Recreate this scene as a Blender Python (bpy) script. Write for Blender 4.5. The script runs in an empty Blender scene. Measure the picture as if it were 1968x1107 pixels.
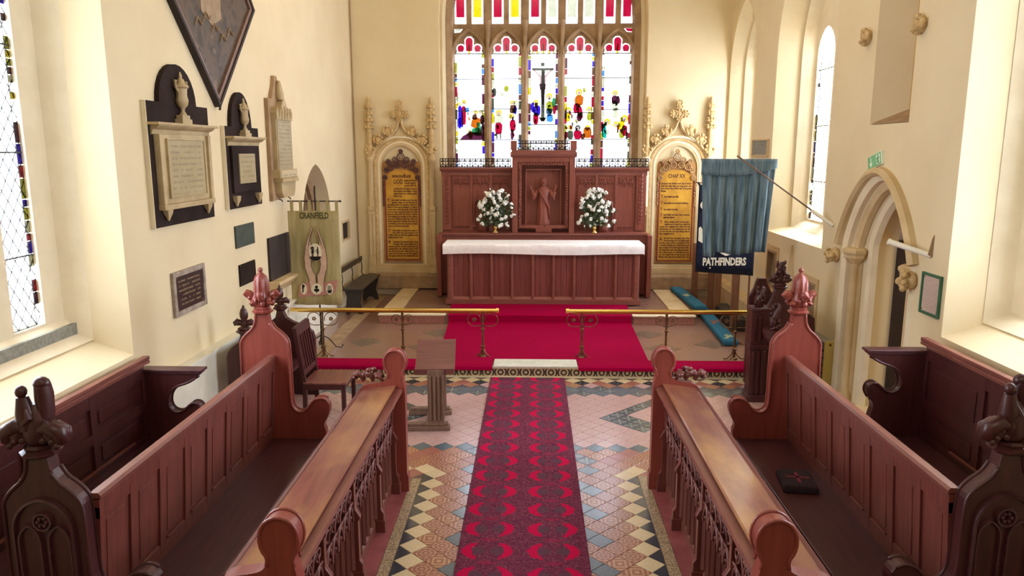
import bpy, bmesh, math, random
from mathutils import Vector, Matrix, geometry
R = math.radians
PI = math.pi
random.seed(7)
S = bpy.context.scene
COL = S.collection

# ---------------------------------------------------------------- camera, world, lights, exposure
cam = bpy.data.cameras.new('camera')
cam.sensor_width = 36.0
cam.lens = 1434.0 * 36.0 / 1968.0
cam.clip_end = 200
co = bpy.data.objects.new('camera', cam); COL.objects.link(co)
co.location = (0, 0, 2.9)
co.rotation_euler = (R(90 - 10.4), 0, R(1.6))
S.camera = co
S.view_settings.view_transform = 'Standard'
S.view_settings.look = 'None'
S.view_settings.gamma = 1
S.view_settings.exposure = 0.22
S.view_settings.use_curve_mapping = False
S.cycles.use_denoising = True
S.cycles.max_bounces = 10
S.cycles.diffuse_bounces = 6
S.cycles.glossy_bounces = 4
S.cycles.transparent_max_bounces = 16
S.cycles.sample_clamp_indirect = 8

w = bpy.data.worlds.new('world'); S.world = w; w.use_nodes = True
bg = w.node_tree.nodes['Background']
bg.inputs['Color'].default_value = (0.88, 0.92, 1.06, 1)
bg.inputs['Strength'].default_value = 26.0

def area_light(name, loc, rot, sx, sy, power, color=(1, 1, 1), portal=False):
    l = bpy.data.lights.new(name, 'AREA'); l.shape = 'RECTANGLE'; l.size = sx; l.size_y = sy
    l.energy = power; l.color = color
    if portal: l.cycles.is_portal = True
    o = bpy.data.objects.new(name, l); COL.objects.link(o); o.location = loc; o.rotation_euler = rot
    return o
# daylight arriving at each window (portals guide the sky light through the openings)
area_light('portal', (0.18, 14.96, 5.0), (R(-90), 0, 0), 3.6, 5.2, 1, portal=True)
area_light('portal', (-4.05, 4.7, 3.2), (R(90), 0, R(-90)), 2.6, 4.2, 1, portal=True)
area_light('portal', (4.28, 5.1, 3.2), (R(90), 0, R(90)), 2.6, 4.2, 1, portal=True)
area_light('portal', (4.28, 10.45, 3.6), (R(90), 0, R(90)), 1.8, 4.2, 1, portal=True)
area_light('portal', (4.28, 13.45, 3.6), (R(90), 0, R(90)), 1.4, 4.2, 1, portal=True)
# unseen fill lights added behind the camera and above the chancel
area_light('nave_fill', (0.1, -2.0, 6.6), (R(38), 0, 0), 5.0, 3.0, 110, (1.0, 0.93, 0.82))
area_light('chancel_fill', (0.1, 9.2, 7.6), (R(14), 0, 0), 4.5, 5.0, 130, (1.0, 0.80, 0.54))

# ---------------------------------------------------------------- helpers
def lin(h):
    h = h.lstrip('#'); o = []
    for i in (0, 2, 4):
        c = int(h[i:i + 2], 16) / 255
        o.append(c / 12.92 if c <= 0.04045 else ((c + 0.055) / 1.055) ** 2.4)
    return (o[0], o[1], o[2], 1)

class MB:
    def __init__(s):
        s.v = []; s.f = []; s.mi = []; s.m = 0; s.T = None; s.sm = []; s.smooth = False
    def add(s, vs, fs):
        b = len(s.v)
        if s.T is not None: vs = [tuple(s.T @ Vector(p)) for p in vs]
        s.v += [tuple(p) for p in vs]
        for f in fs:
            s.f.append(tuple(i + b for i in f)); s.mi.append(s.m); s.sm.append(s.smooth)
        return s
    def box(s, x0, x1, y0, y1, z0, z1):
        x0, x1 = min(x0, x1), max(x0, x1); y0, y1 = min(y0, y1), max(y0, y1); z0, z1 = min(z0, z1), max(z0, z1)
        return s.add([(x0, y0, z0), (x1, y0, z0), (x1, y1, z0), (x0, y1, z0), (x0, y0, z1), (x1, y0, z1), (x1, y1, z1), (x0, y1, z1)],
                     [(0, 3, 2, 1), (4, 5, 6, 7), (0, 1, 5, 4), (1, 2, 6, 5), (2, 3, 7, 6), (3, 0, 4, 7)])
    def prism(s, poly, ax, a, b):
        n = len(poly)
        m = {'y': lambda p, t: (p[0], t, p[1]), 'x': lambda p, t: (t, p[0], p[1]), 'z': lambda p, t: (p[0], p[1], t)}[ax]
        vs = [m(p, a) for p in poly] + [m(p, b) for p in poly]
        tri = geometry.tessellate_polygon([[Vector((p[0], p[1], 0)) for p in poly]])
        fs = [(i, (i + 1) % n, n + (i + 1) % n, n + i) for i in range(n)]
        fs += [tuple(t) for t in tri] + [tuple(n + i for i in reversed(t)) for t in tri]
        return s.add(vs, fs)
    def frustum(s, poly0, poly1, ax, a, b):
        """a solid between two outlines of the same point count"""
        n = len(poly0)
        m = {'y': lambda p, t: (p[0], t, p[1]), 'x': lambda p, t: (t, p[0], p[1]), 'z': lambda p, t: (p[0], p[1], t)}[ax]
        vs = [m(p, a) for p in poly0] + [m(p, b) for p in poly1]
        fs = [(i, (i + 1) % n, n + (i + 1) % n, n + i) for i in range(n)]
        fs += [tuple(range(n - 1, -1, -1)), tuple(range(n, 2 * n))]
        return s.add(vs, fs)
    def ring(s, outer, inner, ax, a, b):
        """a flat frame between two loops of the same point count"""
        n = len(outer)
        m = {'y': lambda p, t: (p[0], t, p[1]), 'x': lambda p, t: (t, p[0], p[1]), 'z': lambda p, t: (p[0], p[1], t)}[ax]
        vs = [m(p, a) for p in outer] + [m(p, a) for p in inner] + [m(p, b) for p in outer] + [m(p, b) for p in inner]
        fs = []
        for i in range(n):
            j = (i + 1) % n
            fs += [(i, j, n + j, n + i), (2 * n + i, 3 * n + i, 3 * n + j, 2 * n + j), (i, 2 * n + i, 2 * n + j, j), (n + i, n + j, 3 * n + j, 3 * n + i)]
        return s.add(vs, fs)
    def tube(s, pts, r, n=6, closed=False, sq=None):
        pts = [Vector(p) for p in pts]; k = len(pts)
        rr = r if isinstance(r, (list, tuple)) else [r] * k
        vs = []; up = None
        for i, p in enumerate(pts):
            if closed: t = pts[(i + 1) % k] - pts[i - 1]
            else: t = pts[min(i + 1, k - 1)] - pts[max(i - 1, 0)]
            if t.length < 1e-9: t = Vector((0, 0, 1))
            t.normalize()
            if up is None:
                up = Vector((0, 1, 0)) if abs(t.y) < 0.9 else Vector((1, 0, 0))
            a = up - t * up.dot(t)
            if a.length < 1e-6: a = t.orthogonal()
            a.normalize(); b = t.cross(a); up = a
            for j in range(n):
                q = 2 * PI * (j + 0.5) / n
                vs.append(p + (a * math.cos(q) + b * math.sin(q) * (sq or 1)) * rr[i])
        fs = []
        for i in range(k if closed else k - 1):
            i2 = (i + 1) % k
            for j in range(n):
                j2 = (j + 1) % n
                fs.append((i * n + j, i * n + j2, i2 * n + j2, i2 * n + j))
        if not closed:
            fs.append(tuple(range(n - 1, -1, -1))); fs.append(tuple((k - 1) * n + j for j in range(n)))
        return s.add(vs, fs)
    def lathe(s, prof, c=(0, 0, 0), n=12, ry=1.0, flute=0, fa=0.0, rot=0.0):
        vs = []; fs = []
        for r, z in prof:
            for j in range(n):
                q = 2 * PI * (j + rot) / n
                rad = r * (1 + (fa * math.cos(flute * q) if flute else 0))
                vs.append((c[0] + rad * math.cos(q), c[1] + rad * math.sin(q) * ry, c[2] + z))
        for i in range(len(prof) - 1):
            for j in range(n):
                j2 = (j + 1) % n
                fs.append((i * n + j, i * n + j2, (i + 1) * n + j2, (i + 1) * n + j))
        fs.append(tuple(range(n - 1, -1, -1))); fs.append(tuple((len(prof) - 1) * n + j for j in range(n)))
        return s.add(vs, fs)
    def ell(s, c, r, seg=8, rings=5):
        if not isinstance(r, (tuple, list)): r = (r, r, r)
        vs = [(c[0], c[1], c[2] - r[2])]; fs = []
        for i in range(1, rings):
            a = -PI / 2 + PI * i / rings
            for j in range(seg):
                q = 2 * PI * j / seg
                vs.append((c[0] + r[0] * math.cos(a) * math.cos(q), c[1] + r[1] * math.cos(a) * math.sin(q), c[2] + r[2] * math.sin(a)))
        vs.append((c[0], c[1], c[2] + r[2]))
        for j in range(seg):
            fs.append((0, 1 + (j + 1) % seg, 1 + j))
        for i in range(rings - 2):
            for j in range(seg):
                a = 1 + i * seg + j; b = 1 + i * seg + (j + 1) % seg
                fs.append((a, b, b + seg, a + seg))
        t = len(vs) - 1; b0 = 1 + (rings - 2) * seg
        for j in range(seg): fs.append((b0 + j, b0 + (j + 1) % seg, t))
        return s.add(vs, fs)
    def sweep(s, path, prof, closed=False):
        """path: list of (x, z) in the wall plane; prof: list of (outward offset from path, y)."""
        k = len(path); n = len(prof); vs = []
        P = [Vector((p[0], p[1])) for p in path]
        for i in range(k):
            if closed: a = P[i] - P[i - 1]; b = P[(i + 1) % k] - P[i]
            else:
                a = P[i] - P[i - 1] if i else P[1] - P[0]; b = P[i + 1] - P[i] if i < k - 1 else a
            a = a.normalized(); b = b.normalized()
            na = Vector((a.y, -a.x)); nb = Vector((b.y, -b.x))
            m = na + nb
            if m.length < 1e-6: m = na
            m.normalize(); m = m / max(m.dot(na), 0.45)
            for o, y in prof: vs.append((P[i].x + m.x * o, y, P[i].y + m.y * o))
        fs = []
        for i in range(k if closed else k - 1):
            i2 = (i + 1) % k
            for j in range(n):
                j2 = (j + 1) % n
                fs.append((i * n + j, i2 * n + j, i2 * n + j2, i * n + j2))
        if not closed:
            fs.append(tuple(range(n))); fs.append(tuple((k - 1) * n + j for j in range(n - 1, -1, -1)))
        return s.add(vs, fs)
    def build(s, name, mat, parent=None, smooth=False, bevel=0, label=None, kind=None, fixn=True, angle=None):
        me = bpy.data.meshes.new(name)
        me.from_pydata(s.v, [], s.f)
        mats = mat if isinstance(mat, (list, tuple)) else [mat]
        for m in mats: me.materials.append(m)
        if len(mats) > 1: me.polygons.foreach_set('material_index', s.mi)
        if fixn:
            bm = bmesh.new(); bm.from_mesh(me); bmesh.ops.recalc_face_normals(bm, faces=bm.faces); bm.to_mesh(me); bm.free()
        if smooth:
            me.polygons.foreach_set('use_smooth', [True] * len(me.polygons))
            if angle: me.set_sharp_from_angle(angle=R(angle))
        o = bpy.data.objects.new(name, me); COL.objects.link(o)
        if parent: o.parent = parent
        if bevel:
            b = o.modifiers.new('bevel', 'BEVEL'); b.width = bevel; b.segments = 2; b.limit_method = 'ANGLE'; b.angle_limit = R(40)
        if label: o['label'] = label
        if kind: o['kind'] = kind
        return o

def thing(name, label, cat, loc=(0, 0, 0), rz=0, group=None):
    o = bpy.data.objects.new(name, None); COL.objects.link(o); o.empty_display_size = 0.1
    o.location = loc; o.rotation_euler = (0, 0, R(rz)); o['label'] = label; o['category'] = cat
    if group: o['group'] = group
    return o
def tag(o, label, cat, group=None):
    o['label'] = label; o['category'] = cat
    if group: o['group'] = group
    return o
def structure(name, loc=(0, 0, 0), rz=0, label=None):
    o = bpy.data.objects.new(name, None); COL.objects.link(o); o.empty_display_size = 0.1
    o.location = loc; o.rotation_euler = (0, 0, R(rz)); o['kind'] = 'structure'
    if label: o['label'] = label
    return o
def inst(src, name, parent, loc=None):
    o = bpy.data.objects.new(name, src.data); COL.objects.link(o); o.parent = parent
    if loc: o.location = loc
    return o
def kids(o): return [c for c in COL.objects if c.parent == o]
def copy_tree(o, loc=None, rz=None, label=None):
    tree = {}
    for c in COL.objects:
        if c.parent: tree.setdefault(c.parent.name, []).append(c)
    def rec(a, par):
        c = a.copy(); COL.objects.link(c); c.parent = par
        for ch in tree.get(a.name, []): rec(ch, c)
        return c
    r = rec(o, None)
    if loc is not None: r.location = loc
    if rz is not None: r.rotation_euler = (0, 0, R(rz))
    if label: r['label'] = label
    return r

# ---------------------------------------------------------------- materials
class NT:
    def __init__(s, name):
        s.m = bpy.data.materials.new(name); s.m.use_nodes = True; s.t = s.m.node_tree
        s.b = s.t.nodes['Principled BSDF']; s.tc = None
    def n(s, typ, **k):
        x = s.t.nodes.new(typ)
        for a, b in k.items(): setattr(x, a, b)
        return x
    def l(s, a, b): s.t.links.new(a, b)
    def co(s):
        if not s.tc: s.tc = s.n('ShaderNodeTexCoord')
        return s.tc.outputs['Object']
    def math(s, op, a, b=None, c=None):
        x = s.n('ShaderNodeMath', operation=op)
        for i, q in enumerate((a, b, c)):
            if q is None: continue
            if isinstance(q, (int, float)): x.inputs[i].default_value = q
            else: s.l(q, x.inputs[i])
        return x.outputs[0]
    def xyz(s):
        x = s.n('ShaderNodeSeparateXYZ'); s.l(s.co(), x.inputs[0]); return x.outputs
    def noise(s, scale, detail=4, stretch=None, rough=0.55, vec=None):
        x = s.n('ShaderNodeTexNoise'); x.inputs['Scale'].default_value = scale; x.inputs['Detail'].default_value = detail
        x.inputs['Roughness'].default_value = rough
        src = vec or s.co()
        if stretch:
            mp = s.n('ShaderNodeMapping'); mp.inputs['Scale'].default_value = stretch; s.l(src, mp.inputs['Vector']); src = mp.outputs[0]
        s.l(src, x.inputs['Vector']); return x.outputs['Fac']
    def ramp(s, fac, stops, const=False):
        r = s.n('ShaderNodeValToRGB'); s.l(fac, r.inputs[0]); e = r.color_ramp.elements
        if const: r.color_ramp.interpolation = 'CONSTANT'
        while len(e) < len(stops): e.new(0.5)
        for i, (p, c) in enumerate(stops): e[i].position = p; e[i].color = lin(c) if isinstance(c, str) else c
        return r.outputs[0]
    def mix(s, fac, a, b, mode='MIX'):
        x = s.n('ShaderNodeMix', data_type='RGBA', blend_type=mode)
        for sock, q in ((x.inputs[0], fac), (x.inputs[6], a), (x.inputs[7], b)):
            if isinstance(q, str): sock.default_value = lin(q)
            elif isinstance(q, (int, float, tuple)): sock.default_value = q
            else: s.l(q, sock)
        return x.outputs[2]
    def color(s, c):
        if isinstance(c, str): s.b.inputs['Base Color'].default_value = lin(c)
        else: s.l(c, s.b.inputs['Base Color'])
    def set(s, rough=0.5, metal=0, spec=0.5, coat=0, sheen=0):
        s.b.inputs['Roughness'].default_value = rough; s.b.inputs['Metallic'].default_value = metal
        s.b.inputs['Specular IOR Level'].default_value = spec; s.b.inputs['Coat Weight'].default_value = coat
        if sheen: s.b.inputs['Sheen Weight'].default_value = sheen
        return s
    def bump(s, h, strength=0.3, dist=0.01):
        b = s.n('ShaderNodeBump'); b.inputs['Strength'].default_value = strength; b.inputs['Distance'].default_value = dist
        s.l(h, b.inputs['Height']); s.l(b.outputs[0], s.b.inputs['Normal'])

def simple(name, c1, c2=None, rough=0.5, metal=0, scale=6, stretch=None, bump=0, bdist=0.005, detail=5, spec=0.5, lo=0.35, hi=0.65, coat=0):
    t = NT(name)
    if c2:
        f = t.noise(scale, detail, stretch)
        t.color(t.ramp(f, [(lo, c1), (hi, c2)]))
        if bump: t.bump(f, bump, bdist)
    else: t.color(c1)
    t.set(rough, metal, spec, coat)
    return t.m

def wood(name, c1, c2, c3, rough=0.32, axis=2, coat=0.25):
    t = NT(name)
    st = [14, 14, 14]; st[axis] = 1.2
    f = t.noise(2.2, 7, st); g = t.noise(3.0, 3)
    a = t.ramp(f, [(0.3, c1), (0.68, c2)])
    t.color(t.mix(t.math('MULTIPLY', g, 0.55), a, c3))
    t.set(rough, 0, 0.5, coat); t.b.inputs['Coat Roughness'].default_value = 0.25
    t.bump(f, 0.12, 0.002)
    return t.m
M = {}
def plaster():
    t = NT('plaster')
    f = t.noise(1.1, 5); g = t.noise(60, 3)
    t.color(t.ramp(f, [(0.3, '#D9C9A2'), (0.7, '#E2D4AE')])); t.set(0.9, 0, 0.2); t.bump(g, 0.15, 0.004)
    return t.m
M['plaster'] = plaster()
M['stone'] = simple('limestone', '#BFA678', '#D0BA8E', 0.85, scale=3, bump=0.15)
M['stone_dark'] = simple('limestone_brown', '#8E7354', '#A88C68', 0.85, scale=6, bump=0.3)
M['stone_pale'] = simple('pale_limestone', '#DDD0AE', '#E8DCBC', 0.8, scale=3, bump=0.15)
M['carved'] = simple('carved_stone', '#B89A68', '#D2B884', 0.85, scale=14, bump=0.5)
M['marble'] = simple('veined_marble', '#9A8458', '#B8A478', 0.6, scale=4, lo=0.25, hi=0.6)
M['slate'] = simple('black_slate', '#261C17', '#352925', 0.8, scale=3, spec=.1)
M['mottled'] = simple('mottled_grey_stone', '#86786A', '#A89A88', 0.7, scale=18, bump=.2)
M['slate_green'] = simple('green_grey_slate', '#3E453C', '#4A5247', 0.7, scale=12, spec=.3)
M['concrete'] = simple('grey_sill_stone', '#77776C', '#8F8F83', 0.85, scale=30, bump=0.3)
M['mahog'] = wood('mahogany_upright', '#5E2B24', '#7E4236', '#5E2C27', 0.4, 2)
M['mahog_y'] = wood('mahogany_lengthwise', '#64322A', '#8A5446', '#623028', 0.38, 1)
M['mahog_x'] = wood('mahogany_crosswise', '#562C27', '#74403A', '#562C27', 0.42, 0)
M['mahog_tr'] = wood('carved_mahogany', '#62332F', '#8A544A', '#5C302E', 0.36, 2)
M['mahog_red'] = wood('red_mahogany', '#7E3428', '#924636', '#762F28', 0.42, 2)
M['mahog_dark'] = wood('dark_mahogany', '#3E2024', '#5C3234', '#3A1C20', 0.36, 1)
M['mahog_darkz'] = wood('dark_mahogany_upright', '#381615', '#502421', '#341314', 0.4, 2, 0.05)
M['reredos'] = wood('reredos_oak', '#7E4032', '#985444', '#763C30', 0.5, 2, 0.1)
M['altar'] = wood('altar_mahogany', '#6E352E', '#8A483E', '#683430', 0.45, 2, 0.1)
M['altar_x'] = wood('altar_mahogany_rails', '#7C443A', '#98594C', '#743F37', 0.45, 0, 0.1)
M['oak'] = wood('weathered_oak', '#6B5040', '#8C6E58', '#5C4234', 0.5, 2, 0.1)
M['oak_dark'] = wood('dark_bench_oak', '#241C18', '#3C2F28', '#241C18', 0.4, 1, 0.1)
M['pine'] = wood('brown_post_wood', '#6B4630', '#8A6044', '#6B4630', 0.5, 2, 0.1)
def desk_top():
    t = NT('worn_mahogany')
    f = t.noise(2.0, 7, (14, 1.2, 14)); g = t.noise(1.3, 4, (2.0, 1, 1))
    a = t.ramp(f, [(0.3, '#64302A'), (0.7, '#80473A')])
    t.color(t.mix(t.math('MULTIPLY', t.math('GREATER_THAN', g, 0.0), t.ramp(g, [(0.42, (0, 0, 0, 1)), (0.66, (0.75, 0.75, 0.75, 1))])), a, '#A87B45'))
    t.set(0.3, 0, 0.5, 0.35); t.b.inputs['Coat Roughness'].default_value = 0.22
    return t.m
M['worn'] = desk_top()
M['brass'] = simple('polished_brass', '#F0C860', '#FFE08A', 0.22, 1, scale=3)
M['iron_brass'] = simple('aged_bronze', '#6A5138', '#8D6F4C', 0.35, 0.8, scale=20)
M['iron'] = simple('black_iron', '#2A2622', '#3A342E', 0.5, 0.6, scale=20)
M['lead'] = simple('lead_came', '#3A3A38', '#4A4A48', 0.6, 0.3, scale=20)
M['white_cloth'] = simple('white_linen', '#F2F1F4', '#FFFFFF', 0.8, scale=12, bump=0.2)
M['white_stone'] = simple('white_marble_slab', '#C9CCBC', '#DDDFD0', 0.6, scale=10)
def carpet(name, a, b):
    t = NT(name); f = t.noise(90, 3); g = t.noise(1.6, 3)
    c = t.ramp(f, [(0.3, a), (0.7, b)])
    t.color(t.mix(t.math('MULTIPLY', g, 0.5), c, a)); t.set(0.95, 0, 0.05); t.bump(f, 0.5, 0.006)
    return t.m
M['crimson'] = carpet('crimson_carpet', '#8A0030', '#A60440')
M['red_paint'] = simple('red_painted_stone', '#7C3A3C', '#96504F', 0.5, scale=6)
M['blue_kneeler'] = carpet('blue_kneeler_cloth', '#2C5E76', '#447E96')
M['kneeler_red'] = carpet('orange_red_motif', '#9A5646', '#B8705C')
M['kneeler_yellow'] = carpet('straw_motif', '#9FA77E', '#C4C69A')
M['blue_flag'] = simple('faded_blue_cloth', '#506C7C', '#8098A6', 0.95, spec=.1, scale=5, stretch=(6, 6, 0.6))
M['navy'] = simple('navy_felt', '#0D1428', '#161F38', 0.95, scale=30)
M['cream_felt'] = simple('cream_felt', '#E9E2C2', '#F5F0D8', 0.95, scale=30)
M['olive'] = simple('olive_banner_cloth', '#A69A66', '#BAAE80', 0.9, scale=3, stretch=(5, 5, 0.7))
M['olive_ink'] = simple('dark_olive_felt', '#3F4022', '#4A4A2A', 0.9, scale=20)
M['pinkfelt'] = simple('faded_pink_felt', '#BC8076', '#C9948A', 0.9, scale=10)
M['skinfelt'] = simple('pale_pink_felt', '#D2B098', '#E0C2AC', 0.9, scale=10)
M['blackfelt'] = simple('black_felt', '#17150F', '#252218', 0.9, scale=10)
M['petal'] = simple('white_petals', '#E2E4DC', '#FFFFFF', 0.7, scale=30)
M['leafgreen'] = simple('dark_green_leaves', '#2C3B22', '#4A5A34', 0.6, scale=20)
M['budgreen'] = simple('green_white_buds', '#B9C79A', '#DDE4C8', 0.6, scale=20)
M['green_frame'] = simple('green_painted_frame', '#2E5A40', '#3B6B4D', 0.5, scale=10)
M['sign_green'] = simple('exit_sign_green', '#5FA76A', '#74BA7C', 0.5, scale=5)
M['sign_white'] = simple('exit_sign_white', '#E4F0DC', '#F0F8EA', 0.5, scale=5)
M['heater_grey'] = simple('grey_enamel', '#8E8E8A', '#A9A8A4', 0.25, 0.2, scale=2)
M['heater_yellow'] = simple('yellow_enamel', '#C2B25E', '#CFC070', 0.4, scale=4)
M['dark'] = simple('dark_wood_and_shade', '#241A18', '#33261F', 0.7, scale=6)  # dark wood, also used as painted shade in niches and the passage gap
M['ceiling'] = simple('ceiling_timber', '#8A6A48', '#A58560', 0.7, scale=4)
M['pipe_white'] = simple('white_painted_timber', '#DAD7C2', '#E8E5D2', 0.6, scale=4)
M['ochre_wall'] = simple('ochre_limewash', '#C9A668', '#D8BC82', 0.9, scale=3)
M['paper'] = simple('framed_notice_paper', '#B7A08F', '#CDB8A6', 0.5, scale=12)

SKY = 26.0
EAST = 0.2   # the stained glass lets through less than the plain leaded lights
def glass(name, c, tint=1.0, back=1.0):
    m = bpy.data.materials.new(name); m.use_nodes = True; t = m.node_tree; t.nodes.clear()
    o = t.nodes.new('ShaderNodeOutputMaterial'); tr = t.nodes.new('ShaderNodeBsdfTransparent'); gl = t.nodes.new('ShaderNodeBsdfGlossy')
    cc = lin(c); k = back if tint == 1 else tint / (SKY * back)
    tr.inputs['Color'].default_value = tuple(min(1, math.sqrt(max(q, 0.003) * k)) for q in cc[:3]) + (1,)   # light crosses two faces of a pane
    gl.inputs['Roughness'].default_value = 0.1
    mx = t.nodes.new('ShaderNodeMixShader'); mx.inputs[0].default_value = 0.04
    t.links.new(tr.outputs[0], mx.inputs[1]); t.links.new(gl.outputs[0], mx.inputs[2]); t.links.new(mx.outputs[0], o.inputs[0])
    return m
G = {}; GE = {}
for k, c, f in (('clear', '#F8FCFF', 1), ('red', '#C80038', 1.3), ('blue', '#3C20D8', 1.4), ('yellow', '#FFE010', 1.3), ('green', '#2FA060', 1.3),
                ('teal', '#00B098', 1.5), ('sky', '#4E9CFF', 1.4), ('brown', '#7A4630', 1.2), ('orange', '#F07818', 1.1), ('purple', '#6A2848', 1.2),
                ('flesh', '#F0CCC4', 1.1), ('grey', '#5E6650', 1.1), ('dark', '#40382C', 1.01), ('olive', '#C4C430', 1.2), ('bluegrey', '#4A7490', 1.2), ('pale', '#F4F2C8', 1.2)):
    G[k] = glass('glass_' + k, c, f)
    GE[k] = glass('stained_' + k, c, f, EAST)

# ---------------------------------------------------------------- outlines
def arch_loop(c, hw, z0, zs, rise, n=10, k=0.0):
    """closed loop, counter-clockwise seen from the front: bottom left, bottom right, up the right side, apex, down the left"""
    Rr = (hw * hw + rise * rise) / (2 * hw)
    pts = [(c - hw, z0), (c + hw, z0)]
    xc = hw - Rr
    a1 = math.atan2(rise, -xc)
    for i in range(n + 1):
        a = a1 * i / n
        t = Rr * math.sin(a) / rise; q = (1 - k) * (xc + Rr * math.cos(a)) + k * hw * (1 - t)
        pts.append((c + q, zs + rise * t))
    for i in range(n - 1, -1, -1):
        a = a1 * i / n
        t = Rr * math.sin(a) / rise; q = (1 - k) * (xc + Rr * math.cos(a)) + k * hw * (1 - t)
        pts.append((c - q, zs + rise * t))
    return pts
def arch_curve(c, hw, zs, rise, n=10):
    return arch_loop(c, hw, 0, zs, rise, n)[2:]
def rect_loop(x0, x1, z0, z1, n=10):
    """same point count as an arch loop"""
    pts = [(x0, z0), (x1, z0)]
    for i in range(n + 1): pts.append((x1 + (0) * i, z0 + (z1 - z0) * (i + 1) / (n + 1)) if i < n else (x1, z1))
    for i in range(n): pts.append((x0, z1 - (z1 - z0) * i / (n)))
    return pts
def circle(cx, cz, rx, rz, n=16, a0=0): return [(cx + rx * math.cos(a0 + 2 * PI * i / n), cz + rz * math.sin(a0 + 2 * PI * i / n)) for i in range(n)]

def make_wall(name, u0, u1, z0, z1, thick, holes, loc, rz, mat):
    """holes: list of (front loop, [(depth, loop), ...], closed) - real openings with splayed reveals"""
    mb = MB()
    def cap(y, loops):
        outer = [(u0, z0), (u1, z0), (u1, z1), (u0, z1)]
        L = [outer] + loops
        tri = geometry.tessellate_polygon([[Vector((p[0], p[1], 0)) for p in l] for l in L])
        flat = [p for l in L for p in l]
        mb.add([(p[0], y, p[1]) for p in flat], [tuple(t) for t in tri])
    cap(0, [h[0] for h in holes])
    cap(thick, [h[1][-1][1] for h in holes if not h[2]])
    mb.add([(u0, 0, z0), (u1, 0, z0), (u1, 0, z1), (u0, 0, z1), (u0, thick, z0), (u1, thick, z0), (u1, thick, z1), (u0, thick, z1)],
           [(0, 1, 5, 4), (1, 2, 6, 5), (2, 3, 7, 6), (3, 0, 4, 7)])
    for fl, steps, closed in holes:
        seq = [(0, fl)] + list(steps)
        for (ya, la), (yb, lb) in zip(seq, seq[1:]):
            n = len(la)
            mb.add([(p[0], ya, p[1]) for p in la] + [(p[0], yb, p[1]) for p in lb], [(i, (i + 1) % n, n + (i + 1) % n, n + i) for i in range(n)])
        if closed:
            yb, lb = seq[-1]; n = len(lb)
            tri = geometry.tessellate_polygon([[Vector((p[0], p[1], 0)) for p in lb]])
            mb.add([(p[0], yb, p[1]) for p in lb], [tuple(t) for t in tri])
    o = mb.build(name, mat, fixn=False); o.location = loc; o.rotation_euler = (0, 0, R(rz)); o['kind'] = 'structure'
    return o

LW, RW, EW, H = -3.4, 3.6, 14.3, 8.4
# ---------------------------------------------------------------- room shell
YB = -6.0
holesL = []
# north side: large window beside the stalls (u = world y)
wl_f = arch_loop(4.75, 1.32, 1.19, 4.3, 1.9); wl_b = arch_loop(4.72, 1.24, 1.40, 4.2, 1.75)
wl_b = [(p[0], max(p[1], 1.38)) for p in wl_b]
holesL.append((wl_f, [(0.45, wl_b), (0.75, wl_b)], False))
holesL.append((arch_loop(11.72, 0.78, 0.35, 1.75, 0.95), [(0.34, arch_loop(11.78, 0.70, 0.40, 1.74, 0.86)), (0.45, arch_loop(11.78, 0.70, 0.4, 1.74, 0.86))], True))
holesL.append((rect_loop(13.17, 13.72, 1.30, 1.66), [(0.2, rect_loop(13.17, 13.72, 1.30, 1.66))], True))
make_wall('wall_left', YB, EW + 0.7, -0.3, H, 0.75, holesL, (LW, 0, 0), 90, M['plaster'])
# south side (u = -world y)
holesR = []
wr_f = arch_loop(-5.17, 1.32, 1.29, 4.3, 1.9); wr_b = [(p[0], max(p[1], 1.48)) for p in arch_loop(-5.14, 1.22, 1.5, 4.2, 1.75)]
holesR.append((wr_f, [(0.45, wr_b), (0.75, wr_b)], False))
wa_f = arch_loop(-10.45, 1.11, 1.70, 4.3, 1.55); wa_b = arch_loop(-10.45, 0.86, 1.82, 4.25, 1.25)
holesR.append((wa_f, [(0.45, wa_b), (0.75, wa_b)], False))
wb_f = arch_loop(-13.42, 0.82, 1.70, 4.3, 1.15); wb_b = arch_loop(-13.42, 0.62, 1.82, 4.25, 0.95)
holesR.append((wb_f, [(0.38, wb_b), (0.75, wb_b)], False))
holesR.append((rect_loop(-8.27, -7.43, 3.17, 5.2), [(0.34, rect_loop(-8.12, -7.43, 3.28, 5.1))], True))
dr_f = arch_loop(-7.78, 0.60, 0.0, 1.86, 0.62, k=.35)
holesR.append((arch_loop(-7.86, 0.80, 0.0, 1.86, 0.80, k=.35), [(0.10, arch_loop(-7.84, 0.68, 0.0, 1.86, 0.70, k=.35)), (0.24, dr_f), (0.75, dr_f)], False))
holesR.append((rect_loop(-9.86, -9.42, 0.72, 1.22), [(0.2, rect_loop(-9.86, -9.42, 0.72, 1.22))], True))
holesR.append((rect_loop(-11.35, -11.0, 0.9, 1.42), [(0.2, rect_loop(-11.35, -11.0, 0.9, 1.42))], True))
make_wall('wall_right', -EW - 0.7, -YB, -0.3, H, 0.75, holesR, (RW, 0, 0), -90, M['plaster'])
ew_f = arch_loop(0.17, 1.92, 2.30, 5.3, 2.35); ew_b = arch_loop(0.17, 1.78, 2.40, 5.3, 2.15)
make_wall('wall_front', LW, RW, -0.3, H, 0.75, [(ew_f, [(0.2, ew_b), (0.75, ew_b)], False)], (0, EW, 0), 0, M['plaster'])
b = MB(); b.box(LW - 0.75, RW + 0.75, YB - 0.5, YB, -0.3, H); o = b.build('wall_back', M['plaster'], kind='structure')
b = MB(); b.box(LW - 0.75, RW + 0.75, YB - 0.5, EW + 0.75, H, H + 0.3); ceil = b.build('ceiling', M['ceiling'], kind='structure')
b = MB()
for i in range(8): b.box(LW, RW, -5 + i * 2.6, -4.75 + i * 2.6, H - 0.3, H)
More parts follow.
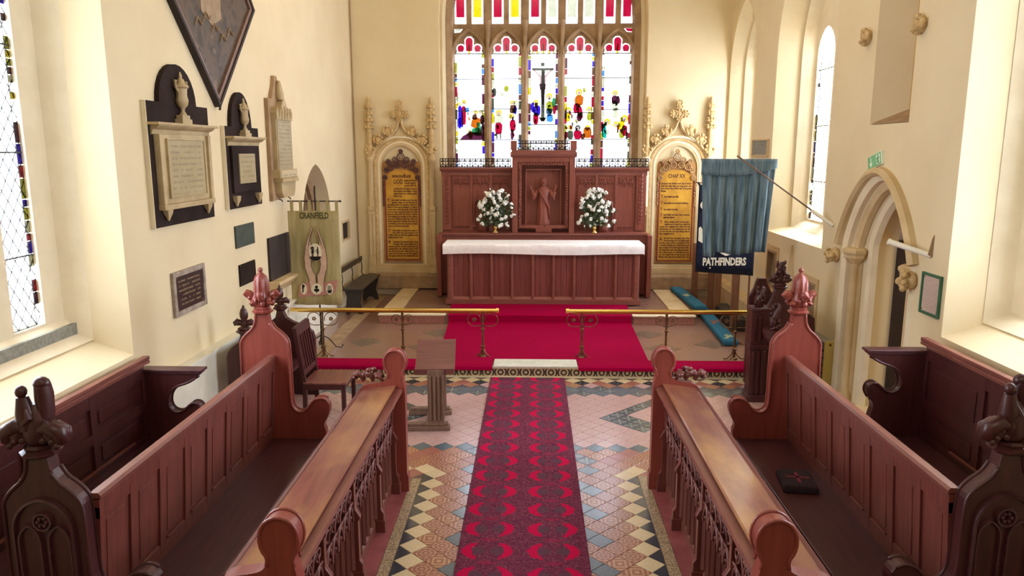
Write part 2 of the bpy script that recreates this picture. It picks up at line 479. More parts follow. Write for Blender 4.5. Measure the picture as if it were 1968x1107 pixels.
b.build('rafters', M['oak'], ceil)

# ---------------------------------------------------------------- floor and its tiles
fl = MB(); fl.box(LW - 0.1, RW + 0.1, YB, 9.6, -0.3, -0.005)
floor = fl.build('floor', simple('tile_bed_mortar', '#5E4A40', '#6E584C', 0.8, scale=20), kind='structure')
def tile_mat(name, base, ink, mode, rough=0.3):
    t = NT(name); X, Y, Z = t.xyz()
    n = t.noise(40, 3); col = t.ramp(n, [(0.3, base), (0.7, ink if mode == 'plain' else base)])
    r2 = t.math('SQRT', t.math('ADD', t.math('MULTIPLY', X, X), t.math('MULTIPLY', Y, Y)))
    if mode == 'ring':
        w_ = t.math('SINE', t.math('MULTIPLY', r2, 210)); a = t.math('ARCTAN2', Y, X)
        p = t.math('SINE', t.math('MULTIPLY', a, 8))
        f = t.math('GREATER_THAN', t.math('ADD', w_, t.math('MULTIPLY', p, 0.7)), 0.25)
        col = t.mix(t.math('MULTIPLY', f, 0.75), base, ink)
    if mode == 'flower':
        a = t.math('ARCTAN2', Y, X); p = t.math('ABSOLUTE', t.math('COSINE', t.math('MULTIPLY', a, 2)))
        f = t.math('LESS_THAN', t.math('MULTIPLY', r2, 1.0), t.math('MULTIPLY', t.math('POWER', p, 3), 0.075))
        col = t.mix(f, base, ink)
    if mode == 'speck':
        v = t.noise(62, 2, rough=0.7)
        col = t.ramp(v, [(0.42, ink), (0.52, base)])
    if mode == 'square':
        q = t.math('MAXIMUM', t.math('ABSOLUTE', X), t.math('ABSOLUTE', Y)); w_ = t.math('SINE', t.math('MULTIPLY', q, 190))
        v = t.noise(50, 2); f = t.math('GREATER_THAN', t.math('ADD', w_, t.math('MULTIPLY', v, 1.0)), 0.75)
        col = t.mix(t.math('MULTIPLY', f, 0.8), base, ink)
    t.color(col); t.set(rough, 0, 0.6, 0.6); t.b.inputs['Coat Roughness'].default_value = 0.16; return t.m
TM = {'cream': tile_mat('tile_cream', '#CDB88C', '#DCCAA0', 'plain'), 'black': tile_mat('tile_blue_black', '#2B333A', '#384048', 'plain', 0.22),
      'ring': tile_mat('tile_ringed_buff', '#8E5440', '#C09474', 'ring'), 'square': tile_mat('tile_buff_fret', '#93583F', '#C39A70', 'square'),
      'flower': tile_mat('tile_blue_flower', '#3C4E56', '#7F8C84', 'flower', 0.22), 'speck': tile_mat('tile_speckled', '#C8A8A2', '#A87E78', 'speck'),
      'blue': tile_mat('tile_slate_blue', '#455862', '#526771', 'plain', 0.22), 'red': tile_mat('tile_red', '#93564A', '#A26557', 'plain')}
DX, DY = 0.21625, 0.2115
def tile_kind(i, j, x, y):
    if y < 6.5:
        if i in (0, 16): return 'cream'
        if i < 0 or i > 16: return 'black' if y < 6.32 else ('cream' if j % 4 else 'red')
        if i in (3, 13) and j % 4 == 1: return 'blue'
        if i in (4, 12) and j % 4 == 2: return 'blue'
        return 'ring' if (i + (j // 2)) % 3 else 'square'
    if y < 6.62: return 'red' if i % 2 else 'ring'
    if y < 6.95:
        if (i + j) % 4 == 0 and i in (2, 3, 4, 12, 13, 14): return 'flower'
        return ('square', 'ring', 'red')[(i + 2 * j) % 3]
    if y < 7.12: return 'blue' if (j % 2 == 0) == (y > 7.0) or i % 2 == 0 else 'speck'
    if y < 8.70:
        for sx, x0 in ((1, 0.86), (-1, -1.20)):
            q = (x - x0) * sx
            if q > -0.12 and abs(abs(y - 7.95) - q * 0.93) < 0.11: return 'flower'
        return 'speck'
    if y < 8.98: return 'blue' if (i + j // 2) % 3 else 'flower'
    if y < 9.12: return 'square' if i % 3 else 'speck'
    return 'cream' if i % 2 else ('black' if (i // 2) % 2 else 'red')
protos = {}
def tile_proto(k):
    if k not in protos:
        me = bpy.data.meshes.new('tile_' + k); hx, hy, g = DX / 2 - 0.0022, DY / 2 - 0.0022, 0.003
        vs = [(hx, 0, -.006), (0, hy, -.006), (-hx, 0, -.006), (0, -hy, -.006), (hx, 0, -.001), (0, hy, -.001), (-hx, 0, -.001), (0, -hy, -.001),
              (hx - g, 0, 0), (0, hy - g, 0), (-hx + g, 0, 0), (0, -hy + g, 0)]
        me.from_pydata(vs, [], [(8, 9, 10, 11)] + [(a, (a + 1) % 4, 4 + (a + 1) % 4, 4 + a) for a in range(4)] + [(4 + a, 4 + (a + 1) % 4, 8 + (a + 1) % 4, 8 + a) for a in range(4)])
        me.materials.append(TM[k]); protos[k] = me
    return protos[k]
rest = MB(); keys = list(TM); pos = []
for i in range(-26, 44):
    for j in range(0, 45):
        if (i + j) % 2: continue
        x = -0.88 + i * DX / 2; y = 4.695 + j * DY / 2
        if y > 9.34 or x < LW + 0.12 or x > RW - 0.12: continue
        if y < 6.36 and (i < 0 or i > 16): continue
        if -0.45 < x < 0.36 and y < 9.2: continue
        pos.append((i, j, x, y))
pos.sort(key=lambda q: (abs(q[2]) > 1.35, q[3]))
n_t = 0
for (i, j, x, y) in pos:
    k = tile_kind(i, j, x, y)
    if n_t < 298 and abs(x) < 1.35:
        o = bpy.data.objects.new('tile', tile_proto(k)); COL.objects.link(o); o.parent = floor; o.location = (x, y, 0); n_t += 1
        o.rotation_euler = (0, 0, 0)
    else:
        me = tile_proto(k); rest.m = keys.index(k)
        rest.add([(v.co.x + x, v.co.y + y, v.co.z + random.uniform(-.0006, 0)) for v in me.vertices], [tuple(p.vertices) for p in me.polygons])
# half tiles against the border strips
for s_, xe in ((-1, -0.88 - DX / 2), (1, -0.88 + 17 * DX / 2)):
    for k2 in range(0, 8):
        y = 4.695 + DY / 2 + k2 * DY if False else 4.695 + (2 * k2 + 1) * DY / 2
        if y > 6.3: continue
        hx, hy = DX / 2 - .003, DY / 2 - .003
        h = MB(); q = -s_
        h.prism([(xe, y - hy), (xe + q * hx, y), (xe, y + hy)], 'z', -0.006, 0)
        h.build('half_tile', TM['black'], floor)
rest.build('far_tiles', [TM[k] for k in keys], floor, kind='stuff')
# border strips of small patterned tiles and the red painted kerbs under the desks
tb = tile_mat('tile_border_fret', '#B5A07C', '#6E5A48', 'speck')
for x0, x1, y1 in ((-1.075, -0.992, 6.27), (0.962, 1.045, 6.38)):
    y = 4.0
    while y < y1 - 0.01:
        b = MB(); b.box(x0, x1, y + .002, min(y + 0.15, y1) - .002, -0.006, 0.002); b.build('border_tile', tb, floor); y += 0.15
for x0, x1, y1 in ((-1.42, -1.078, 6.2), (1.048, 1.40, 6.3)):
    b = MB(); b.box(x0, x1, 2.9, y1, -0.006, 0.004); o = b.build('trim_1', M['red_paint'], kind='structure')

# sanctuary platforms
b = MB(); b.box(LW - 0.1, RW + 0.1, 9.40, EW + 0.1, -0.3, 0.132)
sanct = b.build('floor_sanctuary', tile_mat('sanctuary_floor', '#93705E', '#7A5244', 'speck', 0.42), kind='structure')
def riser_mat():
    t = NT('scroll_riser'); X, Y, Z = t.xyz()
    P_ = 0.165; u = t.math('SUBTRACT', t.math('FRACT', t.math('DIVIDE', X, P_)), 0.5); u = t.math('MULTIPLY', u, P_)
    v = t.math('SUBTRACT', Z, 0.058); r = t.math('SQRT', t.math('ADD', t.math('MULTIPLY', u, u), t.math('MULTIPLY', v, v)))
    w_ = t.math('SINE', t.math('MULTIPLY', r, 150)); f = t.math('GREATER_THAN', w_, 0.0)
    band = t.math('GREATER_THAN', t.math('ABSOLUTE', v), 0.046)
    c = t.mix(f, '#33231F', '#BFA67C'); t.color(t.mix(band, c, '#C4AE84')); t.set(0.5); return t.m
rm = riser_mat()
b = MB(); b.box(LW, RW, 9.385, 9.40, 0.0, 0.118); b.build('patterned_riser', rm, sanct)
b = MB(); b.box(LW, RW, 9.37, 9.42, 0.118, 0.134); b.build('nosing', M['stone_pale'], sanct)
b = MB(); b.box(LW, RW, 9.345, 9.385, -0.004, 0.004); b.build('base_fillet', M['stone_pale'], sanct)
for (x, y) in ((-1.55, 10.35), (-1.45, 11.2), (1.87, 10.35), (1.77, 11.2), (-2.45, 10.6), (2.6, 10.6)):
    b = MB(); b.prism([(x - .25, y), (x, y - .27), (x + .25, y), (x, y + .27)], 'z', 0.13, 0.1345)
    b.build('dark_lozenge', tile_mat('lozenge', '#5A4B44', '#8E7866', 'speck'), sanct)
b = MB(); b.box(-3.05, -2.82, 9.75, EW, 0.13, 0.14); b.build('kerb_stone', M['stone_dark'], sanct)
# second step
b = MB(); b.box(-2.5, 2.62, 11.86, EW, 0.13, 0.265)
step2 = b.build('floor_altar_step', tile_mat('altar_step_tile', '#8C6A58', '#6C4A40', 'speck', 0.45), kind='structure')
for x0, x1 in ((-2.52, -1.42), (1.62, 2.64)):
    b = MB(); b.box(x0, x1, 11.82, 12.05, 0.262, 0.285); b.build('nosing', M['stone_pale'], step2, bevel=.004)
    b = MB(); b.box(x0 + .02, x1 - .02, 11.84, 11.86, 0.135, 0.262)
    b.build('speckled_riser', tile_mat('step_riser', '#A86F60', '#7E463C', 'speck', 0.6), step2)
for x0, x1 in ((-2.52, -2.2), (2.30, 2.64)):
    b = MB(); b.box(x0, x1, 12.05, 14.2, 0.262, 0.285); b.build('edge_stone', M['stone'], step2, bevel=.004)

# carpets
def cloth_strip(mb, prof, x0a, x1a, x0b=None, x1b=None, th=0.012, nx=1):
    """carpet following a (y, z) profile; widths interpolate from the first to the last point"""
    k = len(prof); x0b = x0a if x0b is None else x0b; x1b = x1a if x1b is None else x1b
    vs = []; fs = []
    for lay in (0, 1):
        for i, (y, z) in enumerate(prof):
            t = (y - prof[0][0]) / max(1e-6, prof[-1][0] - prof[0][0])
            for q in range(nx + 1):
                xa = x0a + (x0b - x0a) * t; xb = x1a + (x1b - x1a) * t
                j = max(0, min(k - 1, i)); a = prof[max(0, i - 1)]; c = prof[min(k - 1, i + 1)]
                d = Vector((c[0] - a[0], c[1] - a[1])).normalized(); nrm = Vector((-d.y, d.x))
                vs.append((xa + (xb - xa) * q / nx, y + nrm.x * th * lay, z + nrm.y * th * lay))
    w_ = nx + 1; L = k * w_
    for i in range(k - 1):
        for q in range(nx):
            a = i * w_ + q
            fs += [(a, a + 1, a + w_ + 1, a + w_), (L + a, L + a + w_, L + a + w_ + 1, L + a + 1)]
        a = i * w_; fs.append((a, a + w_, L + a + w_, L + a)); a = i * w_ + nx; fs.append((a, L + a, L + a + w_, a + w_))
    fs.append(tuple([0, nx, L + nx, L])); a = (k - 1) * w_; fs.append((a, a + nx, L + a + nx, L + a))
    mb.add(vs, fs); return mb
b = MB(); cloth_strip(b, [(9.345, 0.095), (9.35, 0.13), (9.375, 0.142), (9.45, 0.142), (9.66, 0.142)], -2.92, -0.52)
b.build('crimson_edging', M['crimson'], smooth=True, angle=50)['label'] = 'crimson carpet edging along the step, left of the white slab, below the rail'
tag(COL.objects['crimson_edging'], 'crimson carpet edging on the step left of the white slab', 'carpet', 'crimson step edgings')
b = MB(); cloth_strip(b, [(9.345, 0.095), (9.35, 0.13), (9.375, 0.142), (9.45, 0.142), (9.66, 0.142)], 0.60, 2.86)
tag(b.build('crimson_edging', M['crimson'], smooth=True, angle=50), 'crimson carpet edging on the step right of the white slab', 'carpet', 'crimson step edgings')
b = MB(); b.box(-0.505, 0.59, 9.35, 9.69, 0.134, 0.152); tag(b.build('threshold_slab', M['white_stone'], bevel=.005), 'white marble slab set in the carpeted step at the rail opening', 'slab')
b = MB(); cloth_strip(b, [(9.665, 0.134), (9.75, 0.137), (10.5, 0.137), (11.2, 0.137), (11.80, 0.138), (11.835, 0.16), (11.84, 0.268), (11.875, 0.285), (12.2, 0.285), (12.64, 0.285)], -1.27, 1.55, -1.40, 1.62)
tag(b.build('sanctuary_carpet', M['crimson'], smooth=True, angle=50), 'large plain crimson carpet running from the rail up the step to the altar', 'carpet')
def runner_mat():
    t = NT('runner_pile'); X, Y, Z = t.xyz()
    x = t.math('ADD', X, 0.078)
    cell = 0.325
    ax = t.math('ABSOLUTE', x); u = t.math('SUBTRACT', ax, 0.243)
    v = t.math('MULTIPLY', t.math('SUBTRACT', t.math('FRACT', t.math('DIVIDE', Y, cell)), 0.5), cell)
    au = t.math('ABSOLUTE', u)
    wob = t.math('MULTIPLY', t.math('SUBTRACT', t.noise(34, 3, rough=.7), 0.5), 0.42)
    def ell_(rx, ry, off=0.0):
        a = t.math('DIVIDE', t.math('SUBTRACT', au, off), rx); c = t.math('DIVIDE', v, ry)
        return t.math('ADD', t.math('SQRT', t.math('ADD', t.math('MULTIPLY', a, a), t.math('MULTIPLY', c, c))), wob)
    cres = t.math('MULTIPLY', t.math('LESS_THAN', ell_(0.19, 0.130), 1.0), t.math('GREATER_THAN', ell_(0.118, 0.125), 1.0))
    cres = t.math('MULTIPLY', cres, t.math('GREATER_THAN', au, 0.08))
    blob = t.math('LESS_THAN', ell_(0.05, 0.05, 0.068), 1.0)
    star = t.math('LESS_THAN', t.math('ADD', t.math('MULTIPLY', au, 1.0), t.math('MULTIPLY', t.math('ABSOLUTE', t.math('SUBTRACT', t.math('ABSOLUTE', v), 0.1625)), 2.6)), 0.085)
    n = t.noise(55, 3); base = t.ramp(n, [(0.35, '#54263E'), (0.5, '#6E2E48'), (0.68, '#7C4052')])
    n2 = t.noise(75, 2); fleck = t.math('GREATER_THAN', n2, 0.66)
    c = t.mix(t.math('MULTIPLY', fleck, 0.6), base, '#A8806E')
    c = t.mix(t.math('MULTIPLY', star, 0.35), c, '#A81848')
    c = t.mix(t.math('MULTIPLY', blob, .75), c, '#55404E'); c = t.mix(cres, c, '#BC0A46')
    t.color(c); t.set(0.9, 0, 0.1); t.bump(n, 0.4, 0.004); return t.m
b = MB(); b.box(-0.54, 0.42, 2.5, 9.32, 0.0, 0.011)
tag(b.build('runner', runner_mat(), bevel=.003), 'long patterned runner of dusky red with crimson crescents down the aisle', 'rug')

# ---------------------------------------------------------------- east window: stone frame, tracery, stained glass
def WX(cx): return -1.491 + (cx - 133) * 0.002472
def WZ(cy): return 4.706 - (cy - 210) * 0.002445
YG = 14.62
ew = structure('window_1', (0, 0, 0), label='tall five-light stained glass window behind the altar')
cxs = [-1.215, -0.515, 0.182, 0.868, 1.570]
hwL = 0.277
outer = [(p[0], p[1]) for p in arch_loop(0.17, 1.80, 2.38, 5.3, 2.17, 14)]
# head of tracery: plate with five cusped openings and upper lights
def trefoil_top(c, n=5):
    """opening outline of one light: straight sides, then a cusped three-lobed head"""
    pts = [(c - hwL, 2.45), (c + hwL, 2.45), (c + hwL, 4.72)]
    lobes = [((c + 0.155, 4.80), 0.092, -20, 140), ((c, 4.93), 0.098, -25, 205), ((c - 0.155, 4.80), 0.092, 40, 200)]
    pts = [(c - hwL, 2.45), (c + hwL, 2.45), (c + hwL, 4.70), (c + hwL - .03, 4.72), (c + 0.235, 4.76)]
    for (ox, oz), r, a0, a1 in lobes:
        for i in range(n + 1):
            a = R(a0 + (a1 - a0) * i / n); pts.append((ox + r * math.cos(a), oz + r * math.sin(a)))
    pts += [(c - 0.235, 4.76), (c - hwL + .03, 4.72), (c - hwL, 4.70)]
    return pts
lights = [trefoil_top(c) for c in cxs]
upper = [[(-1.51, 5.08), (-1.38, 5.09), (-1.32, 5.16), (-1.51, 5.16)], [(1.86, 5.08), (1.86, 5.16), (1.67, 5.16), (1.73, 5.09)]]
for c in cxs:
    for dx in (-.16, .16): upper.append([(c + dx - .11, 5.24), (c + dx + .11, 5.24), (c + dx + .11, 5.72), (c + dx + .06, 5.83), (c + dx, 5.88), (c + dx - .06, 5.83), (c + dx - .11, 5.72)])
for k in range(4):
    c = (cxs[k] + cxs[k + 1]) / 2; upper.append([(c - .2, 6.02), (c + .2, 6.02), (c + .2, 6.28), (c, 6.5), (c - .2, 6.28)] if k in (1, 2) else [(c - .14, 6.02), (c + .14, 6.02), (c + .1, 6.22), (c - .1, 6.22)])
def plate(mb, outer, holes, y0, y1):
    L = [outer] + holes
    tri = geometry.tessellate_polygon([[Vector((p[0], p[1], 0)) for p in l] for l in L]); flat = [p for l in L for p in l]
    n = len(flat)
    mb.add([(p[0], y0, p[1]) for p in flat] + [(p[0], y1, p[1]) for p in flat], [tuple(t) for t in tri] + [tuple(n + i for i in reversed(t)) for t in tri])
    o = 0
    for l in L:
        k = len(l); mb.add([(p[0], y0, p[1]) for p in l] + [(p[0], y1, p[1]) for p in l], [(i, (i + 1) % k, k + (i + 1) % k, k + i) for i in range(k)])
b = MB()
edges = [-1.63] + [(cxs[k] + cxs[k + 1]) / 2 for k in range(4)] + [1.98]
for k, c in enumerate(cxs):
    plate(b, [(edges[k], 2.38), (edges[k + 1], 2.38), (edges[k + 1], 5.06), (edges[k], 5.06)], [lights[k]], 14.60, 14.70)
b.build('light_surround', M['stone_dark'], ew, fixn=False)
b = MB(); top = [p for p in outer[2:] if p[1] > 5.06]
plate(b, [(-1.62, 5.06), (1.96, 5.06)] + top, upper, 14.60, 14.70); b.build('tracery', M['stone_dark'], ew, fixn=False)
b = MB()
for c in cxs:
    b.sweep(arch_curve(c, 0.315, 4.62, 0.50, 7), [(0.025, 14.52), (0.03, 14.60), (-0.03, 14.60), (-0.02, 14.54)])
b.build('arch_moulding', M['stone_dark'], ew)
for k in range(4):
    c = (cxs[k] + cxs[k + 1]) / 2; b = MB()
    b.frustum([(c - .07, 14.60), (c + .07, 14.60), (c + .02, 14.50), (c - .02, 14.50)], [(c - .07, 14.60), (c + .07, 14.60), (c + .02, 14.50), (c - .02, 14.50)], 'z', 2.4, 5.3)
    b.build('mullion', M['stone_dark'], ew)
b = MB(); b.sweep(arch_loop(0.17, 1.80, 2.40, 5.3, 2.17, 12), [(0.0, 14.45), (0.10, 14.62), (-0.14, 14.62), (-0.10, 14.50)], closed=True)
b.build('window_frame', M['stone_dark'], ew)
b = MB(); b.sweep(arch_loop(0.17, 1.90, 2.34, 5.3, 2.32, 12), [(0.02, 14.32), (0.05, 14.42), (-0.04, 14.40), (-0.03, 14.33)], closed=True)
b.build('reveal_moulding', M['stone'], ew)
def gpiece(poly, col, y, name='pane', th=0.004, parent=None):
    b = MB(); b.prism(poly, 'y', y, y + th); return b.build(name, (GE if parent is None else G)[col], parent or ew)
def gc(pts, col, lvl=1, name='figure_pane'):
    return gpiece([(WX(p[0]), WZ(p[1])) for p in pts], col, YG - 0.006 * lvl, name)
rnd = random.Random(3)
bcols = ['red', 'blue', 'clear', 'yellow', 'brown', 'sky', 'pale', 'grey', 'clear', 'pale', 'olive', 'purple', 'clear']
splits = [[400, 640, 862], [400, 625, 862], [745, 880], [395, 655, 858], [392, 630, 856]]
for li, c in enumerate(cxs):
    x0, x1 = c - hwL - .01, c + hwL + .01
    zs = [2.42] + [WZ(v) for v in reversed(splits[li])] + [WZ(212)]
    for za, zb in zip(zs, zs[1:]):
        gpiece([(x0, za), (x1, za), (x1, zb - .002), (x0, zb - .002)], 'clear', YG)
    bw = .052
    for xa, xb in ((x0, x0 + bw), (x1 - bw, x1)):
        z = 2.45; last = None
        while z < WZ(212) - .02:
            h = rnd.choice((0.08, .11, .15, .2)); z2 = min(z + h, WZ(212))
            col = rnd.choice([q for q in bcols if q != last]); last = col
            if col != 'clear': gpiece([(xa, z), (xb, z), (xb, z2 - .006), (xa, z2 - .006)], col, YG - .006, 'border_pane')
            z = z2
    gpiece([(c - hwL, 4.706), (c + hwL, 4.706)] + trefoil_top(c)[3:], 'clear', YG, 'head_pane')
    for (ox, oz, r) in ((-.158, 4.80, .066), (.158, 4.80, .066), (0, 4.93, .07)):
        p = circle(c + ox, oz, r, r, 12); z_ = 4.74
        gpiece([(c + ox - .045, z_), (c + ox + .045, z_)] + circle(c + ox, oz, r, r, 12)[:7] if ox else [(c - .06, 4.75), (c + .06, 4.75)] + [q for q in circle(0 + c, oz, r, r, 16) if q[1] > oz - .04][0:1] + [(c + r * math.cos(a * PI / 8), oz + r * math.sin(a * PI / 8)) for a in range(9)], 'red', YG - .005, 'lobe_pane')
    for dx, zt, wd in ((-.2, 4.79, .022), (-.11, 4.80, .025), (0, 4.90, .022), (.11, 4.80, .025), (.2, 4.79, .022)):
        if li == 2 or dx == 0: gpiece([(c + dx - wd, 4.71), (c + dx + wd, 4.71), (c + dx + wd * .6, zt - .05), (c + dx, zt), (c + dx - wd * .6, zt - .05)], 'yellow', YG - .010, 'spire_pane')
        elif abs(dx) > .15: gpiece([(c + dx - wd * .5, 4.71), (c + dx + wd * .5, 4.71), (c + dx, zt)], 'yellow', YG - .010, 'spire_pane')
    for v in splits[li] + [212]:
        lb = MB(); lb.box(x0, x1, YG - .016, YG - .012, WZ(v) - .008, WZ(v) + .008); lb.build('saddle_bar', M['lead'], ew)
    lb = MB()
    for dx in (-.235, -.175, -.14, -.075, .075, .14, .175, .235): lb.box(c + dx - .003, c + dx + .003, YG - .015, YG - .011, 4.70, 4.80 if abs(dx) > .1 else 4.86)
    lb.box(x0 + bw - .004, x0 + bw + .003, YG - .011, YG - .007, 2.45, 4.7); lb.box(x1 - bw - .003, x1 - bw + .004, YG - .011, YG - .007, 2.45, 4.7)
    lb.build('lead_came', M['lead'], ew)
for u in upper:
    gpiece(u, 'clear', YG, 'tracery_pane'); cu_ = Vector((sum(p[0] for p in u) / len(u), sum(p[1] for p in u) / len(u)))
    gpiece([tuple(cu_ + (Vector(p) - cu_) * .7) for p in u], rnd.choice(['red', 'yellow', 'pale', 'red']), YG - .006, 'tracery_pane')
def rag(x0, y0, x1, y1, col, lvl=1, skew=0, n=7):
    """a robe-like glass piece: tall rounded outline in the box given"""
    cx, cy = (x0 + x1) / 2, (y0 + y1) / 2; pts = []; x0 = cx - (cx - x0) * 1.15; x1 = cx + (x1 - cx) * 1.15; y0 -= 4; y1 += 4
    for i in range(n * 2):
        a = 2 * PI * i / (n * 2); k = 0.86 + 0.14 * rnd.random()
        q = math.copysign(abs(math.cos(a)) ** .7, math.cos(a)); p = math.copysign(abs(math.sin(a)) ** .7, math.sin(a))
        pts.append((cx + (x1 - x0) / 2 * q * k + skew * -p, cy - (y1 - y0) / 2 * p * k))
    return gc(pts, col, lvl)
def halo(x, y, r=18, col='yellow'):
    r *= 1.15; o_ = [(WX(x + r * math.cos(t * PI / 4)), WZ(y + r * math.sin(t * PI / 4))) for t in range(8)]; i_ = [(WX(x + r * .5 * math.cos(t * PI / 4)), WZ(y + 4 + r * .55 * math.sin(t * PI / 4))) for t in range(8)]
    hb = MB(); hb.ring(o_, i_, 'y', YG - .012, YG - .008); hb.build('figure_pane', GE[col], ew)
    gc([(x + r * .5 * math.cos(t * PI / 3), y + 4 + r * .55 * math.sin(t * PI / 3)) for t in range(6)], 'flesh', 3)
# light 1
halo(200, 575); rag(180, 595, 215, 755, 'red', 2); rag(155, 600, 190, 770, 'blue', 1, 6); rag(205, 615, 240, 650, 'sky'); halo(160, 590, 14)
rag(150, 690, 178, 775, 'blue'); gc([(165, 860), (190, 830), (240, 805), (300, 800), (350, 820), (355, 860)], 'purple', 1)
rag(255, 690, 320, 770, 'orange', 2, -8); rag(260, 770, 330, 830, 'green', 3, 8); rag(232, 795, 265, 850, 'orange', 3); rag(300, 730, 332, 820, 'green', 2, 6)
rag(325, 670, 356, 745, 'purple', 2); halo(290, 655, 16); halo(330, 650, 15); rag(265, 668, 300, 705, 'brown', 3); rag(330, 745, 356, 850, 'purple', 1); rag(215, 765, 255, 830, 'pale', 2)
rag(145, 500, 165, 570, 'pale', 2)
# light 2
halo(470, 655, 22); rag(440, 725, 495, 820, 'red', 2); rag(432, 672, 500, 735, 'pale', 2); gc([(445, 815), (455, 800), (460, 855), (450, 858)], 'grey'); gc([(475, 815), (485, 800), (488, 855), (478, 858)], 'grey')
halo(575, 580, 18); rag(555, 595, 600, 660, 'brown', 2); rag(585, 600, 608, 665, 'blue', 3); halo(572, 685, 18); rag(555, 705, 600, 800, 'red', 2); rag(560, 780, 585, 858, 'purple', 1); rag(548, 660, 566, 700, 'yellow', 2)
rag(420, 470, 450, 530, 'grey', 1); rag(510, 450, 545, 495, 'olive', 1); rag(480, 500, 510, 530, 'pale', 1); rag(585, 560, 620, 600, 'pale', 1)
# light 3: the cross with a figure and mourners below
for pts, col, l in (([(795, 330), (822, 330), (822, 715), (795, 715)], 'grey', 1), ([(725, 318), (890, 318), (890, 336), (725, 336)], 'grey', 1), ([(792, 278), (820, 278), (820, 305), (792, 305)], 'grey', 2),
                    ([(784, 372), (830, 372), (834, 400), (826, 450), (788, 450), (780, 400)], 'flesh', 3), ([(780, 436), (832, 436), (828, 480), (784, 480)], 'purple', 4),
                    ([(788, 480), (826, 480), (816, 590), (808, 600), (800, 590)], 'flesh', 3), ([(722, 325), (735, 322), (790, 370), (784, 388)], 'flesh', 3), ([(890, 325), (878, 322), (826, 370), (832, 388)], 'flesh', 3),
                    ([(796, 345), (822, 345), (822, 372), (796, 372)], 'brown', 4), ([(778, 690), (838, 690), (820, 722), (795, 722)], 'dark', 2)):
    gc(pts, col, l)
halo(755, 578, 20); rag(715, 575, 742, 650, 'blue', 2); rag(735, 600, 790, 680, 'blue', 1); rag(735, 655, 775, 745, 'red', 2); rag(745, 580, 770, 620, 'brown', 4)
halo(858, 530, 22); rag(835, 570, 885, 640, 'olive', 2); rag(880, 540, 905, 610, 'green', 3); rag(835, 620, 875, 680, 'bluegrey', 3, 5); rag(838, 670, 888, 725, 'sky', 2); rag(885, 600, 910, 665, 'red', 3); halo(815, 350, 10, 'pale')
# light 4
halo(1085, 500, 24); rag(1055, 520, 1118, 600, 'orange', 1); rag(1045, 585, 1085, 660, 'red', 3); rag(1078, 600, 1115, 705, 'red', 2, 8); rag(1115, 470, 1135, 500, 'olive'); rag(1070, 660, 1110, 720, 'purple', 1)
halo(1005, 635, 22); rag(985, 655, 1020, 725, 'yellow', 1); rag(976, 640, 992, 700, 'blue', 2); halo(1165, 630, 20); rag(1150, 650, 1188, 715, 'olive', 1)
for x in (1020, 1080, 1155): halo(x, 770, 20, 'yellow' if x != 1080 else 'grey')
rag(1000, 790, 1045, 856, 'grey', 1); rag(1050, 790, 1112, 856, 'red', 1); rag(1125, 765, 1185, 850, 'orange', 1); rag(976, 800, 1000, 856, 'red', 2); rag(1105, 815, 1135, 856, 'brown', 2)
# light 5
halo(1360, 508, 20); rag(1335, 528, 1398, 590, 'purple', 1); rag(1340, 560, 1385, 640, 'pale', 2); rag(1350, 620, 1390, 700, 'pale', 1); halo(1305, 725, 24); rag(1266, 735, 1300, 850, 'teal', 2, 5); halo(1375, 745, 22)
halo(1440, 700, 26); rag(1395, 715, 1440, 790, 'yellow', 1); rag(1420, 750, 1462, 830, 'red', 2); rag(1400, 780, 1440, 850, 'olive', 2); rag(1300, 780, 1320, 830, 'pale', 1); rag(1450, 800, 1465, 856, 'dark', 3)

# small drapery, ground and hair pieces leaded around the figures
for (xa, xb, ya, yb, n, cols) in ((215, 350, 650, 850, 16, ('brown', 'orange', 'green', 'purple', 'olive', 'pale')), (432, 500, 670, 850, 6, ('pale', 'red', 'grey', 'olive')), (548, 610, 590, 840, 9, ('brown', 'blue', 'red', 'pale', 'yellow')),
                                  (715, 785, 600, 740, 8, ('blue', 'purple', 'red', 'pale')), (838, 908, 540, 725, 10, ('green', 'teal', 'olive', 'sky', 'red', 'pale')), (980, 1188, 640, 856, 26, ('orange', 'red', 'brown', 'yellow', 'olive', 'grey', 'pale', 'purple')),
                                  (1050, 1118, 510, 700, 7, ('orange', 'red', 'pale', 'brown')), (1270, 1330, 720, 850, 6, ('teal', 'pale', 'grey')), (1375, 1468, 690, 856, 16, ('yellow', 'red', 'brown', 'olive', 'pale', 'grey')), (1335, 1395, 530, 690, 6, ('pale', 'purple', 'grey'))):
    for k in range((n + 1) // 2):
        x = rnd.uniform(xa, xb - 16); y = rnd.uniform(ya, yb - 30); w_ = rnd.uniform(10, 20); h = rnd.uniform(14, 34)
        rag(x, y, min(x + w_, xb), min(y + h, yb), rnd.choice(cols), 5 + k % 4, rnd.uniform(-5, 5), 4)

